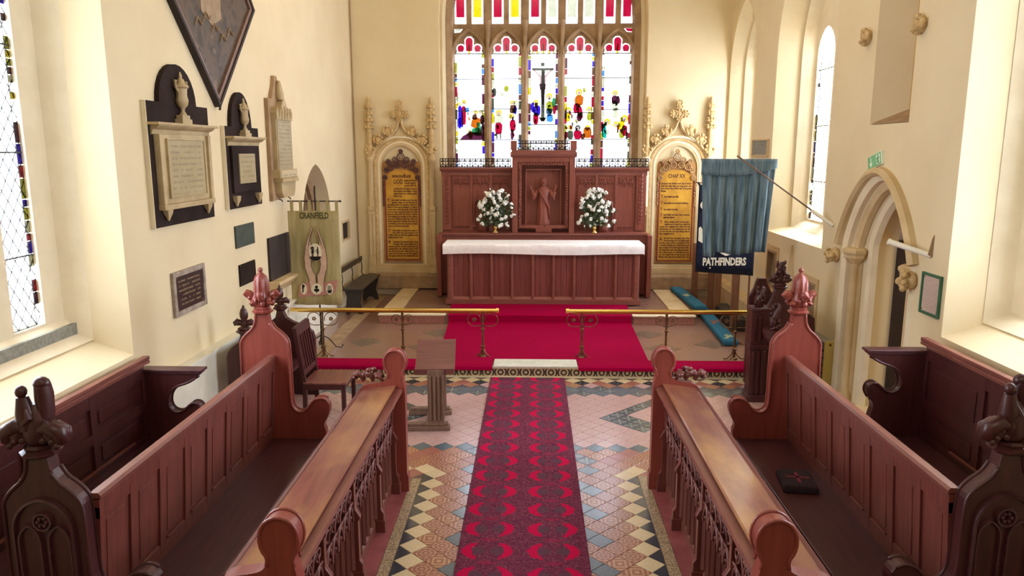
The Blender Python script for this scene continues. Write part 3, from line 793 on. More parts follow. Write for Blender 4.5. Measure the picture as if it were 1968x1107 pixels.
# ---------------------------------------------------------------- side windows: lights with leaded diamond quarries
def side_window(name, loc, rz, cu, lights_, z0, zt, yg, arch, label):
    """local frame: X along the wall, front towards -Y; lights_: list of (u0, u1)"""
    wn = structure(name, loc, rz, label)
    ob = [(p[0], max(p[1], arch[1])) for p in arch_loop(cu, arch[0] + 0.04, arch[1], arch[2], arch[3] + .04, 12)]
    holes = [arch_loop((a + c) / 2, (c - a) / 2, z0, zt, (c - a) * .62, 5) for a, c in lights_]
    b = MB(); plate(b, ob, holes, yg, yg + 0.10); b.build('window_frame', M['stone_pale'], wn, fixn=False)
    b = MB(); b.sweep(arch_loop(cu, arch[0] - 0.02, arch[1] + .02, arch[2], arch[3] - .02, 12), [(0.06, yg - .16), (0.08, yg), (-0.05, yg), (0.0, yg - .08)], closed=True)
    b.build('jamb_moulding', M['stone_pale'], wn)
    for (a, c) in lights_:
        z = z0; top = zt + (c - a) * .62
        b = MB(); b.box(a - .005, c + .005, yg + .045, yg + .049, z0, top); b.build('pane', G['clear'], wn)
        lb = MB(); k = 0; q = 0.105; hq = 0.15
        n0 = int((top - z0) / hq) + 4
        def clip(p, s_):
            # diagonal came from the left edge to the right edge
            z1 = p + s_ * (c - a) / q * hq / 1.0
            za, zb = p, z1; ua, ub = a, c
            def cut(ua, za, ub, zb):
                if za < z0 and zb < z0 or za > zt and zb > zt: return None
                if za < z0: ua = ua + (ub - ua) * (z0 - za) / (zb - za); za = z0
                if zb < z0: ub = ua + (ub - ua) * (z0 - za) / (zb - za); zb = z0
                if za > zt: ua = ua + (ub - ua) * (zt - za) / (zb - za); za = zt
                if zb > zt: ub = ua + (ub - ua) * (zt - za) / (zb - za); zb = zt
                return ua, za, ub, zb
            r = cut(ua, za, ub, zb)
            if r: lb.tube([(r[0], yg + .04, r[1]), (r[2], yg + .04, r[3])], 0.0045, 4)
        for i in range(-8, n0 + 8):
            clip(z0 + i * hq, 1); clip(z0 + i * hq, -1)
        zz = z0 + .55
        while zz < zt: lb.box(a, c, yg + .03, yg + .04, zz - .006, zz + .006); zz += .78
        lb.box(a + .045, a + .05, yg + .036, yg + .044, z0, zt); lb.box(c - .05, c - .045, yg + .036, yg + .044, z0, zt)
        lb.build('lead_came', M['lead'], wn)
        for (xa, xb) in ((a, a + .045), (c - .045, c)):
            z = z0; last = None
            while z < zt:
                h = rnd.choice((.06, .1, .16)); col = rnd.choice(['clear', 'pale', 'yellow', 'blue', 'red', 'purple', 'clear', 'pale', 'olive', 'clear'])
                gpiece([(xa, z), (xb, z), (xb, z + h - .005), (xa, z + h - .005)], col, yg + .036, 'border_pane', parent=wn); z += h
    return wn
side_window('window_2', (LW, 0, 0), 90, 4.72, [(5.29, 5.65), (4.78, 5.14), (4.27, 4.63), (3.76, 4.12)], 1.56, 4.4, 0.45, (1.24, 1.38, 4.2, 1.75), 'bright leaded window with diamond quarries and coloured border, left edge')
side_window('window_3', (RW, 0, 0), -90, -5.14, [(-6.1, -5.7), (-5.55, -5.15), (-5.0, -4.6), (-4.45, -4.05)], 1.62, 4.4, 0.45, (1.22, 1.48, 4.2, 1.75), 'bright window whose deep reveal fills the right edge')
side_window('window_4', (RW, 0, 0), -90, -10.45, [(-11.17, -10.56), (-10.34, -9.73)], 1.92, 4.22, 0.45, (0.86, 1.82, 4.25, 1.25), 'tall two-light window beside the arched doorway')
side_window('window_5', (RW, 0, 0), -90, -13.42, [(-13.92, -13.47), (-13.37, -12.92)], 1.92, 4.22, 0.38, (0.62, 1.82, 4.25, 0.95), 'tall narrow window nearest the altar wall')
b = MB(); b.box(LW - .50, LW - 0.38, 3.5, 5.94, 1.36, 1.50); b.build('trim_2', M['concrete'], kind='structure')
b = MB(); b.frustum([(LW - .52, 1.49), (LW - .40, 1.49), (LW - .47, 1.56), (LW - .52, 1.56)], [(LW - .52, 1.49), (LW - .40, 1.49), (LW - .47, 1.56), (LW - .52, 1.56)], 'y', 3.5, 5.94)
b.build('trim_3', M['stone_pale'], kind='structure')

# ---------------------------------------------------------------- arched doorway on the south side
dw = structure('door_1', (RW, 0, 0), -90, 'pointed stone doorway with moulded orders and carved head stops')
def order(name, hw, zs, rise, cu, prof, mat, z0=0.0, legs=True):
    lp = arch_loop(cu, hw, z0, zs, rise, 12, .35)
    path = lp[1:] + [lp[0]] if legs else lp[2:]
    b = MB(); b.sweep(path, prof); return b.build(name, mat, dw, smooth=True, angle=35)
order('hood_mould', 0.87, 1.84, 0.84, -7.90, [(0.0, -0.09), (0.055, -0.06), (0.055, 0.0), (-0.04, 0.0), (-0.03, -0.06)], M['stone'], 0, False)
order('outer_order', 0.78, 1.86, 0.79, -7.86, [(0.02, -0.03), (0.06, 0.02), (0.02, 0.06), (-0.05, 0.05), (-0.05, 0.0)], M['stone_pale'])
order('middle_order', 0.68, 1.86, 0.70, -7.84, [(0.03, 0.06), (0.06, 0.12), (0.0, 0.16), (-0.05, 0.14), (-0.04, 0.08)], M['stone'])
order('inner_order', 0.59, 1.86, 0.61, -7.79, [(0.03, 0.16), (0.05, 0.22), (0.0, 0.26), (-0.05, 0.24), (-0.03, 0.18)], M['stone_pale'])
for u in (-8.52, -7.20):
    b = MB(); b.lathe([(0.075, 0), (0.075, 0.10), (0.055, 0.16), (0.05, 0.2), (0.05, 1.6), (0.06, 1.62), (0.05, 1.64)], (u, 0.07, 0), 12); b.build('shaft', M['stone'], dw, smooth=True, angle=50)
    b = MB(); b.lathe([(0.055, 0), (0.10, 0.05), (0.12, 0.07), (0.12, 0.10), (0.14, 0.13), (0.14, 0.16), (0.11, 0.18)], (u, 0.07, 1.64), 8, rot=.5); b.build('capital', M['stone'], dw)
for u in (-8.84, -7.05):
    b = MB(); rr = random.Random(int(-u * 10))
    for k in range(26):
        a = rr.uniform(0, 2 * PI); q = rr.uniform(0, .085)
        b.ell((u + q * math.cos(a), -0.07 - rr.uniform(0, .05), 1.70 + q * 1.1 * math.sin(a)), (rr.uniform(.018, .034), .03, rr.uniform(.018, .034)), 6, 4)
    b.ell((u, -0.03, 1.70), (.09, .05, .09), 8, 5)
    b.build('head_stop', M['carved'], dw, smooth=True)
# the passage beyond: limewashed lining, head plate and a board for the dark gap
ps = structure('wall_passage', (RW, 0, 0), -90)
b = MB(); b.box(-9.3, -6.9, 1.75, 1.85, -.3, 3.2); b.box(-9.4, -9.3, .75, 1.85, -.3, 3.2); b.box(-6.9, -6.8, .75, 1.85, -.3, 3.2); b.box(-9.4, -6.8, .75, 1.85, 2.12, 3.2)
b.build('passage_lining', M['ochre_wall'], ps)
b = MB(); b.prism([(-8.38, 1.92), (-7.18, 2.22), (-7.18, 2.6), (-8.38, 2.6)], 'y', .46, .75); b.build('passage_head_plate', simple('purple_grey_plate', '#8E7A72', '#A08C82', .9, scale=4), ps)  # purple-grey plate across the passage head, lower edge sloping
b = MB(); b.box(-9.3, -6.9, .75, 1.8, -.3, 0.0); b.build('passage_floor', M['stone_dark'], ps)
area_light('passage_fill', (RW + 1.3, 7.3, 2.08), (0, 0, 0), 0.6, 0.6, 10, (1, .95, .85))  # unseen fill light under the passage ceiling; no window opens here
b = MB(); b.box(-8.38, -8.34, 0.46, .80, 0.02, 2.0)  # dark board standing in for the unlit space past the reveal
dl = b.build('passage_gap_shade', M['dark'], bevel=.004, kind='structure'); dl.location = (RW, 0, 0); dl.rotation_euler = (0, 0, R(-90))

# ---------------------------------------------------------------- mouldings and frames in the walls
def wall_root(fn, name, side, u, z, **k):
    loc, rz = {'L': ((LW, u, z), 90), 'R': ((RW, u, z), -90), 'E': ((u, EW, z), 0)}[side]
    return fn(name, loc=loc, rz=rz, **k)
def frame_box(mb, x0, x1, z0, z1, wd, y0, y1):
    mb.box(x0 - wd, x0, y0, y1, z0 - wd, z1 + wd); mb.box(x1, x1 + wd, y0, y1, z0 - wd, z1 + wd)
    mb.box(x0, x1, y0, y1, z0 - wd, z0); mb.box(x0, x1, y0, y1, z1, z1 + wd)
# pointed recess on the north side of the sanctuary
rc = structure('door_3', (LW, 0, 0), 90, 'pointed moulded recess half hidden behind the green banner')
b = MB(); lp = arch_loop(11.76, 0.68, 0.4, 1.74, 0.86, 12); b.sweep(lp[1:] + [lp[0]], [(0.0, 0.2), (0.05, 0.26), (0.0, 0.36), (-0.06, 0.37), (-0.06, 0.25)]); b.build('arch_moulding', M['stone_dark'], rc)
b = MB(); lp = arch_loop(11.78, 0.57, 0.4, 1.74, 0.74, 12); b.sweep(lp[1:] + [lp[0]], [(0.0, 0.3), (0.04, 0.33), (0.0, 0.38), (-0.05, 0.38), (-0.03, 0.31)]); b.build('inner_moulding', M['stone_dark'], rc)
b = MB(); b.prism(arch_loop(11.78, 0.68, 0.4, 1.74, 0.84, 8), 'y', 0.385, 0.40); b.build('door_leaf', M['dark'], rc)
# north aumbry
am = structure('door_4', (LW, 0, 0), 90, 'small framed cupboard door in the white wall above the bench')
b = MB(); frame_box(b, 13.20, 13.69, 1.33, 1.63, .035, -0.012, 0.05); b.build('door_frame', M['stone'], am)
b = MB(); b.box(13.18, 13.71, 0.03, 0.05, 1.31, 1.65); b.build('door_leaf', M['dark'], am)
# south sedilia niches
for (u0, u1, z0, z1, nm) in ((-9.86, -9.42, 0.72, 1.22, 'door_5'), (-11.35, -11.0, 0.9, 1.42, 'door_6')):
    r = structure(nm, (RW, 0, 0), -90, 'square stone-framed wall niche with dark inside')
    b = MB(); frame_box(b, u0, u1, z0, z1, .09, -0.02, 0.03); b.build('door_frame', M['stone'], r)
    b = MB(); frame_box(b, u0 + .01, u1 - .01, z0 + .01, z1 - .01, .03, -0.035, 0.03); b.build('inner_frame', M['stone_dark'], r)
    b = MB(); b.box(u0, u1, 0.15, 0.19, z0, z1); b.build('back_panel', M['dark'], r)  # dark sheet standing in for the shade inside the niche
    b = MB(); b.box(u0 - .12, u1 + .12, -0.12, 0.0, z0 - .16, z0 - .09); b.build('ledge', M['stone_pale'], r, bevel=.01)
b = MB(); b.prism([(-10.62, 0.75), (-10.10, 0.75), (-10.36, 1.62)], 'y', -0.02, 0.0); o = b.build('trim_4', M['stone'], kind='structure'); o.location = (RW, 0, 0); o.rotation_euler = (0, 0, R(-90))
# stone ledge along the sanctuary wall, pipe boxing along the north wall
b = MB(); b.frustum([(RW, .13), (RW - .14, .13), (RW - .14, .46), (RW - .10, .52), (RW, .55)], [(RW, .13), (RW - .14, .13), (RW - .14, .46), (RW - .10, .52), (RW, .55)], 'y', 10.1, 14.2); b.build('trim_5', M['stone'], kind='structure')
b = MB(); b.box(LW, LW + .09, 6.4, 12.3, 0.13, 0.85); b.box(LW, LW + .12, 6.4, 12.3, 0.85, 0.875); o = b.build('baseboard_left', M['pipe_white'], kind='structure')
b = MB(); b.tube([(LW + .03, EW - .03, 0.75), (LW + .03, EW - .03, 4.0), (LW + .03, EW - .03, 7.5)], 0.010, 6)
tag(b.build('lightning_conductor', M['stone_dark'], smooth=True), 'thin brown vertical cable down the corner left of the altar wall', 'cable')
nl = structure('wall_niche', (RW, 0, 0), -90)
b = MB(); b.box(-8.12, -7.43, .325, .339, 3.29, 5.1); b.build('niche_back', simple('golden_niche_back', '#B8904C', '#C6A05E', .9, scale=3), nl)  # niche back coloured a deeper gold than the wall around it
b = MB(); b.prism([(0.01, 3.18), (.325, 3.29), (.325, 3.33), (.01, 3.19)], 'x', -8.24, -7.45); b.build('niche_sill', M['stone_dark'], nl)
# carved corbels high on the right wall
for u, z, l in ((-8.47, 4.10, 'carved stone rosette high on the wall left of the tall niche'), (-7.33, 4.05, 'carved stone rosette high on the wall right of the tall niche')):
    r = wall_root(thing, 'wall_rosette', 'R', -u, z, label=l, cat='carving')
    b = MB(); rr = random.Random(5)
    for k in range(22):
        a = rr.uniform(0, 2 * PI); q = rr.uniform(0, .08); b.ell((q * math.cos(a), -.04 - rr.uniform(0, .03), q * math.sin(a)), (.028, .03, .028), 6, 4)
    b.ell((0, -.02, 0), (.08, .05, .08), 8, 5); b.build('foliage', M['carved'], r, smooth=True)

# ---------------------------------------------------------------- carved poppyheads
def leaf_curl(mb, base, dirx, diry, h, out, r, n=7):
    """a leaf that rises, bends outward and curls back on itself"""
    pts = []; rad = []
    for i in range(n + 1):
        t = i / n; a = -0.3 + 4.0 * t
        q = out * (0.25 + 0.75 * min(1, t * 1.4)) + out * .35 * math.sin(a) * t
        pts.append((base[0] + dirx * q, base[1] + diry * q, base[2] + h * (math.sin(min(t * 1.5, 1) * PI / 2) - 0.45 * max(0, t - .5) * 2)))
        rad.append(r * (0.55 + 0.75 * math.sin(t * PI * .85 + .3)))
    mb.tube(pts, rad, 6)
    mb.ell((pts[-1][0], pts[-1][1], pts[-1][2]), r * 1.15, 6, 5)
def poppyhead(parent, c, style, mat, s=1.0):
    """c: point on top of the neck, parts parented to the bench end"""
    x, y, z = c
    b = MB(); b.lathe([(.062 * s, -0.01), (.085 * s, .005), (.088 * s, .018), (.066 * s, .03), (.072 * s, .042), (.058 * s, .055)], (x, y, z), 8, rot=.5)
    b.build('collar', mat, parent)
    b = MB()
    if style == 'bud':
        b.lathe([(.05, .05), (.075, .09), (.07, .13), (.058, .16), (.062, .20), (.06, .26), (.045, .31), (.022, .335), (.012, .345), (.02, .36), (.018, .375), (.004, .385)], (x, y, z), 24, flute=12, fa=.08)
        for k in range(4):
            a = k * PI / 2 + .15
            leaf_curl(b, (x, y, z + .07), math.cos(a), math.sin(a) * .8, .11, .115, .024)
            leaf_curl(b, (x, y, z + .05), math.cos(a + .7), math.sin(a + .7) * .7, .05, .095, .02)
        for k in range(10):
            a = k * 2 * PI / 10; b.ell((x + .085 * math.cos(a), y + .07 * math.sin(a), z + .085 + .03 * (k % 2)), (.024, .024, .03), 6, 4)
    elif style == 'fleur':
        b.lathe([(.025, .05), (.03, .09), (.022, .12), (.04, .16), (.042, .20), (.03, .24), (.012, .265), (.015, .275), (.003, .29)], (x, y, z), 12, flute=6, fa=.1)
        for sx in (-1, 1):
            b.ell((x + sx * .06, y, z + .105), (.045, .035, .035), 8, 6)
            b.tube([(x, y, z + .06), (x + sx * .04, y, z + .10), (x + sx * .075, y, z + .125), (x + sx * .10, y, z + .10), (x + sx * .095, y, z + .07)], [.02, .026, .026, .022, .012], 6)
        b.ell((x, y, z + .10), (.04, .035, .03), 8, 5)
    elif style == 'vine':
        rr = random.Random(11)
        b.lathe([(.03, .05), (.035, .10), (.028, .14), (.045, .18), (.04, .26), (.012, .30)], (x, y, z), 12)
        for k in range(34):
            h = rr.uniform(.08, .30); q = .045 * (1.25 - h * 2.6); a = rr.uniform(0, 2 * PI)
            b.ell((x + (q + .02) * math.cos(a), y + (q + .02) * math.sin(a), z + h), (.016, .016, .022), 6, 4)
        for sx in (-1, 1):
            b.ell((x + sx * .065, y, z + .13), (.05, .04, .04), 8, 6)
            leaf_curl(b, (x, y, z + .05), sx, 0, .06, .10, .024)
    else:  # two upright wing-like lobes with a small kneeling figure between, over heavy rolled foliage
        b.lathe([(.05, .05), (.07, .08), (.075, .12), (.06, .17), (.05, .22), (.03, .26)], (x, y, z), 12)
        b.tube([(x - .03, y - .02, z + .14), (x - .036, y - .03, z + .22), (x - .042, y - .03, z + .30)], [.052, .046, .028], 8)
        b.ell((x - .045, y - .03, z + .325), (.028, .028, .032), 8, 6)
        b.tube([(x - .02, y - .05, z + .24), (x - .0, y - .06, z + .20), (x - .03, y - .065, z + .17)], [.016, .018, .014], 6)
        b.tube([(x + .025, y + .01, z + .12), (x + .035, y + .015, z + .22), (x + .036, y + .015, z + .30), (x + .036, y + .01, z + .35)], [.05, .048, .05, .044], 10, sq=.8)
        b.ell((x + .034, y + .01, z + .355), (.042, .034, .036), 10, 6)
        for sx in (-1, 1):
            for k in range(3):
                t = k / 2; r0 = .052 - .008 * k
                b.tube([(x + sx * .03, y - .035 + t * .06, z + .13), (x + sx * .08, y - .045 + t * .07, z + .155 - t * .02), (x + sx * .125, y - .04 + t * .06, z + .13 - t * .02), (x + sx * .135, y - .035 + t * .05, z + .085), (x + sx * .10, y - .03 + t * .05, z + .06)], [r0 * .5, r0 * .8, r0 * .85, r0 * .7, r0 * .45], 8)
            b.ell((x + sx * .085, y - .01, z + .105), (.055, .06, .05), 10, 6)
            for k in range(5): b.ell((x + sx * (.05 + .022 * k), y - .055, z + .085 + .03 * math.sin(k * 1.7)), (.018, .016, .02), 6, 4)
    return b.build('poppyhead', mat, parent, smooth=True, angle=60)

def chaikin(pts, n=2):
    for _ in range(n):
        q = [pts[0]]
        for a, b in zip(pts, pts[1:]):
            q += [(a[0] * .75 + b[0] * .25, a[1] * .75 + b[1] * .25), (a[0] * .25 + b[0] * .75, a[1] * .25 + b[1] * .75)]
        pts = q + [pts[-1]]
    return pts
def edge_mould(mb, pts, y, r=.012):
    if len(pts) > 3: pts = chaikin(pts, 1)
    mb.tube([(p[0], y, p[1]) for p in pts], r, 6)

# ---------------------------------------------------------------- front stalls and desks (mirrored pairs)
def mir(x0, s): return lambda d: x0 + s * d
def stall_outline(dc, zc, wl, wr, sh):
    """bench end: dc neck centre, zc top of neck, wl/wr half widths, sh shoulder height; arm scroll towards smaller d"""
    a = dc - wl
    return [(a - .26, 0), (a - .26, .40), (a - .29, .46), (a - .30, .52), (a - .275, .58), (a - .31, .64), (a - .335, .70), (a - .335, .76), (a - .31, .80), (a - .27, .82), (a - .22, .81), (a - .18, .775),
            (a - .145, .72), (a - .10, .69), (a - .05, .695), (a - .015, .73), (a, .80), (a, sh - .06), (a + .02, sh - .01), (a + .06, sh + .035), (dc - .09, sh + .075), (dc - .06, sh + .13), (dc - .052, zc),
            (dc + .052, zc), (dc + .06, sh + .13), (dc + .09, sh + .075), (dc + wr - .06, sh + .035), (dc + wr - .02, sh - .01), (dc + wr, sh - .06), (dc + wr, 0)]
def bench_end(parent, X, y, out, th, mat, name='bench_end', front=-1, carved=False):
    b = MB(); b.prism([(X(d), z) for d, z in [out[0]] + chaikin(out[1:22], 1) + out[22:24] + chaikin(out[24:-1], 1) + [out[-1]]], 'y', y - th / 2, y + th / 2)
    o = b.build(name, mat, parent, bevel=.004)
    mb = MB(); pts = [(X(d), z) for d, z in out[8:22]]; pts2 = [(X(d), z) for d, z in out[23:]]
    for yy in (y - th / 2, y + th / 2):
        edge_mould(mb, pts, yy, .011); edge_mould(mb, pts2, yy, .011)
    mb.build('edge_moulding', mat, o, smooth=True)
    return o
def make_front_stall(x0, s, yf, yn, label, group):
    X = mir(x0, s)
    t = thing('choir_stall', label, 'bench', group=group)
    fe = stall_outline(1.215, 1.555, .205, .20, 1.345)
    e = bench_end(t, X, yf, fe, .07, M['mahog_red'])
    poppyhead(e, (X(1.215), yf, 1.56), 'bud', M['mahog_red'])
    ne = stall_outline(1.365, 1.42, .205, .20, 1.22)
    e = bench_end(t, X, yn, ne, .085, M['mahog_darkz'])
    poppyhead(e, (X(1.365), yn, 1.43), 'angel', M['mahog_darkz'], 1.1)
    # blind tracery on the near end's western face
    tr = MB(); c = 1.365; yy = yn - .05
    for k, (dc_, hw_, zs_) in enumerate(((c - .075, .055, .98), (c + .075, .055, .98))):
        tr.sweep([(X(p[0]), p[1]) for p in arch_loop(dc_, hw_, .62, zs_, .09, 6)], [(.006, -.012 + yy), (.010, yy + .01), (-.010, yy + .01), (-.004, yy - .012)], closed=True)
    tr.sweep([(X(p[0]), p[1]) for p in arch_loop(c, .15, .58, 1.04, .17, 8)], [(.008, yy - .018), (.014, yy + .01), (-.010, yy + .01), (-.006, yy - .015)], closed=True)
    tr.sweep([(X(p[0]), p[1]) for p in circle(c, 1.09, .045, .045, 12)], [(.006, yy - .014), (.010, yy + .01), (-.010, yy + .01), (-.004, yy - .014)], closed=True)
    for k in range(6):
        a = k * PI / 3; tr.ell((X(c + .022 * math.cos(a)), yy - .006, 1.09 + .022 * math.sin(a)), (.012, .012, .012), 6, 4)
    tr.build('tracery', M['mahog_dark'], e, smooth=True, angle=40)
    # back: frame, capping and separate panels leaning back
    y0, y1 = yn + .04, yf - .035
    def bx(z): return 1.185 - (z - .45) * .055 / .73       # lean of the back
    def slab(mb, ya, yb, za, zb, off0, off1):
        q = [(X(bx(za) + off0), za), (X(bx(za) + off1), za), (X(bx(zb) + off1), zb), (X(bx(zb) + off0), zb)]
        mb.prism(q, 'y', ya, yb)
    fr = MB(); slab(fr, y0, y1, 1.06, 1.17, -.0055, .03); slab(fr, y0, y1, .45, .56, -.0055, .03); fr2 = MB()
    n = 8; L = (y1 - y0) / n
    for k in range(n + 1):
        yy = y0 + k * L; mu = MB(); slab(mu, max(y0, yy - .033), min(y1, yy + .033), .50, 1.12, -.0075, .0285); mu.build('muntin', M['mahog'], t)
    fr.build('back_frame', M['mahog'], t)
    for k in range(n):
        p = MB(); slab(p, y0 + k * L + .03, y0 + (k + 1) * L - .03, .55, 1.07, .006, .02)
        slab(p, y0 + k * L + .075, y0 + (k + 1) * L - .075, .60, 1.02, .002, .02)
        p.build('back_panel', M['mahog'], t, bevel=.002)
        p = MB(); slab(p, y0 + k * L + .06, y0 + (k + 1) * L - .06, .566, .576, -.012, .0); p.build('ledge_strip', M['mahog_y'], t)
    c = MB(); c.frustum([(X(1.12), 1.165), (X(1.185), 1.165), (X(1.185), 1.19), (X(1.175), 1.20), (X(1.13), 1.20), (X(1.118), 1.185)], [(X(1.12), 1.165), (X(1.185), 1.165), (X(1.185), 1.19), (X(1.175), 1.20), (X(1.13), 1.20), (X(1.118), 1.185)], 'y', y0, y1)
    c.build('top_rail', M['mahog_y'], t)
    c = MB(); c.box(X(.745), X(1.19), y0, y1, .425, .455); c.build('seat', M['mahog_dark'], t, bevel=.008)
    c = MB(); c.box(X(.79), X(.81), y0, y1, .02, .425); c.build('seat_riser', M['mahog_dark'], t)
    c = MB(); c.box(X(.78), X(1.25), y0, y1, .0, .05); c.build('plinth', M['mahog_dark'], t)
    return t
GS = 'front choir stalls'
make_front_stall(-1.06, -1, 6.10, 3.42, 'long dark red panelled bench with carved ends left of the aisle, in front', GS)
make_front_stall(1.02, 1, 6.20, 3.60, 'long dark red panelled bench with carved ends right of the aisle, small cushion on it', GS)

def make_rear_stall(X, yf, yn, zt, label, wing):
    """X(d): d = 0 at the wall side, growing towards the aisle"""
    t = thing('wall_stall', label, 'bench', group='rear stalls against the walls')
    zc = zt - .10
    out = [(0, 0), (0, zc), (.50, zc), (.52, zc - .015), (.47, zc - .06), (.40, zc - .10), (.30, zc - .13), (.235, zc - .19), (.215, zc - .27), (.235, zc - .335), (.29, zc - .365), (.35, zc - .35), (.40, zc - .30),
           (.435, zc - .275), (.475, zc - .28), (.50, zc - .31), (.505, zc - .36), (.47, zc - .42), (.44, zc - .48), (.46, zc - .56), (.47, zc - .62), (.47, 0)]
    b = MB(); b.prism([(X(d), z) for d, z in out[:3] + chaikin(out[3:-1], 1) + [out[-1]]], 'y', yf - .04, yf + .04); e = b.build('bench_end', M['mahog_darkz'], t, bevel=.005)
    b = MB()
    for yy in (yf - .04, yf + .04): edge_mould(b, [(X(d), z) for d, z in out[4:18]], yy, .011)
    b.build('edge_moulding', M['mahog_darkz'], e, smooth=True)
    b = MB(); b.box(X(0), X(.54), yf - .06, yf + .06, zc, zc + .022); b.box(X(0), X(.52), yf - .05, yf + .05, zc - .02, zc); b.build('end_capping', M['mahog_dark'], e, bevel=.004)
    y1 = yf - .04
    b = MB(); b.box(X(-.01), X(.045), yn, y1 + .1, zt - .02, zt + .012); b.box(X(0), X(.055), yn, y1 + .08, zt - .045, zt - .02); b.box(X(0), X(.045), yn, y1, zt - .06, zt - .045)
    b.build('top_rail', M['mahog_y'], t, bevel=.004)
    n = 4; L = (y1 - yn) / n
    f = MB(); f.box(X(0), X(.035), yn, y1, zt - .16, zt - .05); f.box(X(0), X(.035), yn, y1, .72, .80); f.box(X(0), X(.035), yn, y1, .42, .50)
    f.build('back_frame', M['mahog_darkz'], t)
    for k in range(n + 1): f = MB(); f.box(X(0.001), X(.037), max(yn, yn + k * L - .04), min(y1, yn + k * L + .04), .42, zt - .06); f.build('muntin', M['mahog_darkz'], t)
    for k in range(n):
        for za, zb in ((.80, zt - .16), (.50, .72)):
            p = MB(); p.box(X(.006), X(.018), yn + k * L + .03, yn + (k + 1) * L - .03, za - .01, zb + .01); p.box(X(.006), X(.025), yn + k * L + .08, yn + (k + 1) * L - .08, za + .05, zb - .05); p.build('back_panel', M['mahog_darkz'], t, bevel=.002)
    for k in range(2):
        p = MB(); p.box(X(.04), X(.06), yn + k * 1.3 + .35, yn + k * 1.3 + 1.45, .515, .53); p.build('ledge_strip', M['mahog_y'], t)
    b = MB(); b.box(X(0.03), X(.45), yn, y1, .42, .45); b.build('seat', M['mahog_dark'], t, bevel=.006)
    b = MB(); b.box(X(.38), X(.40), yn, y1, 0, .42); b.build('seat_riser', M['mahog_dark'], t)
    return t
make_rear_stall(lambda d: LW + .07 + d, 6.05, 3.0, 1.16, 'dark wooden stall with scrolled end against the left wall under the window', 1)
make_rear_stall(lambda d: RW - .20 - d, 6.30, 3.0, 1.31, 'dark wooden stall with scrolled end against the right wall under the window', 1)

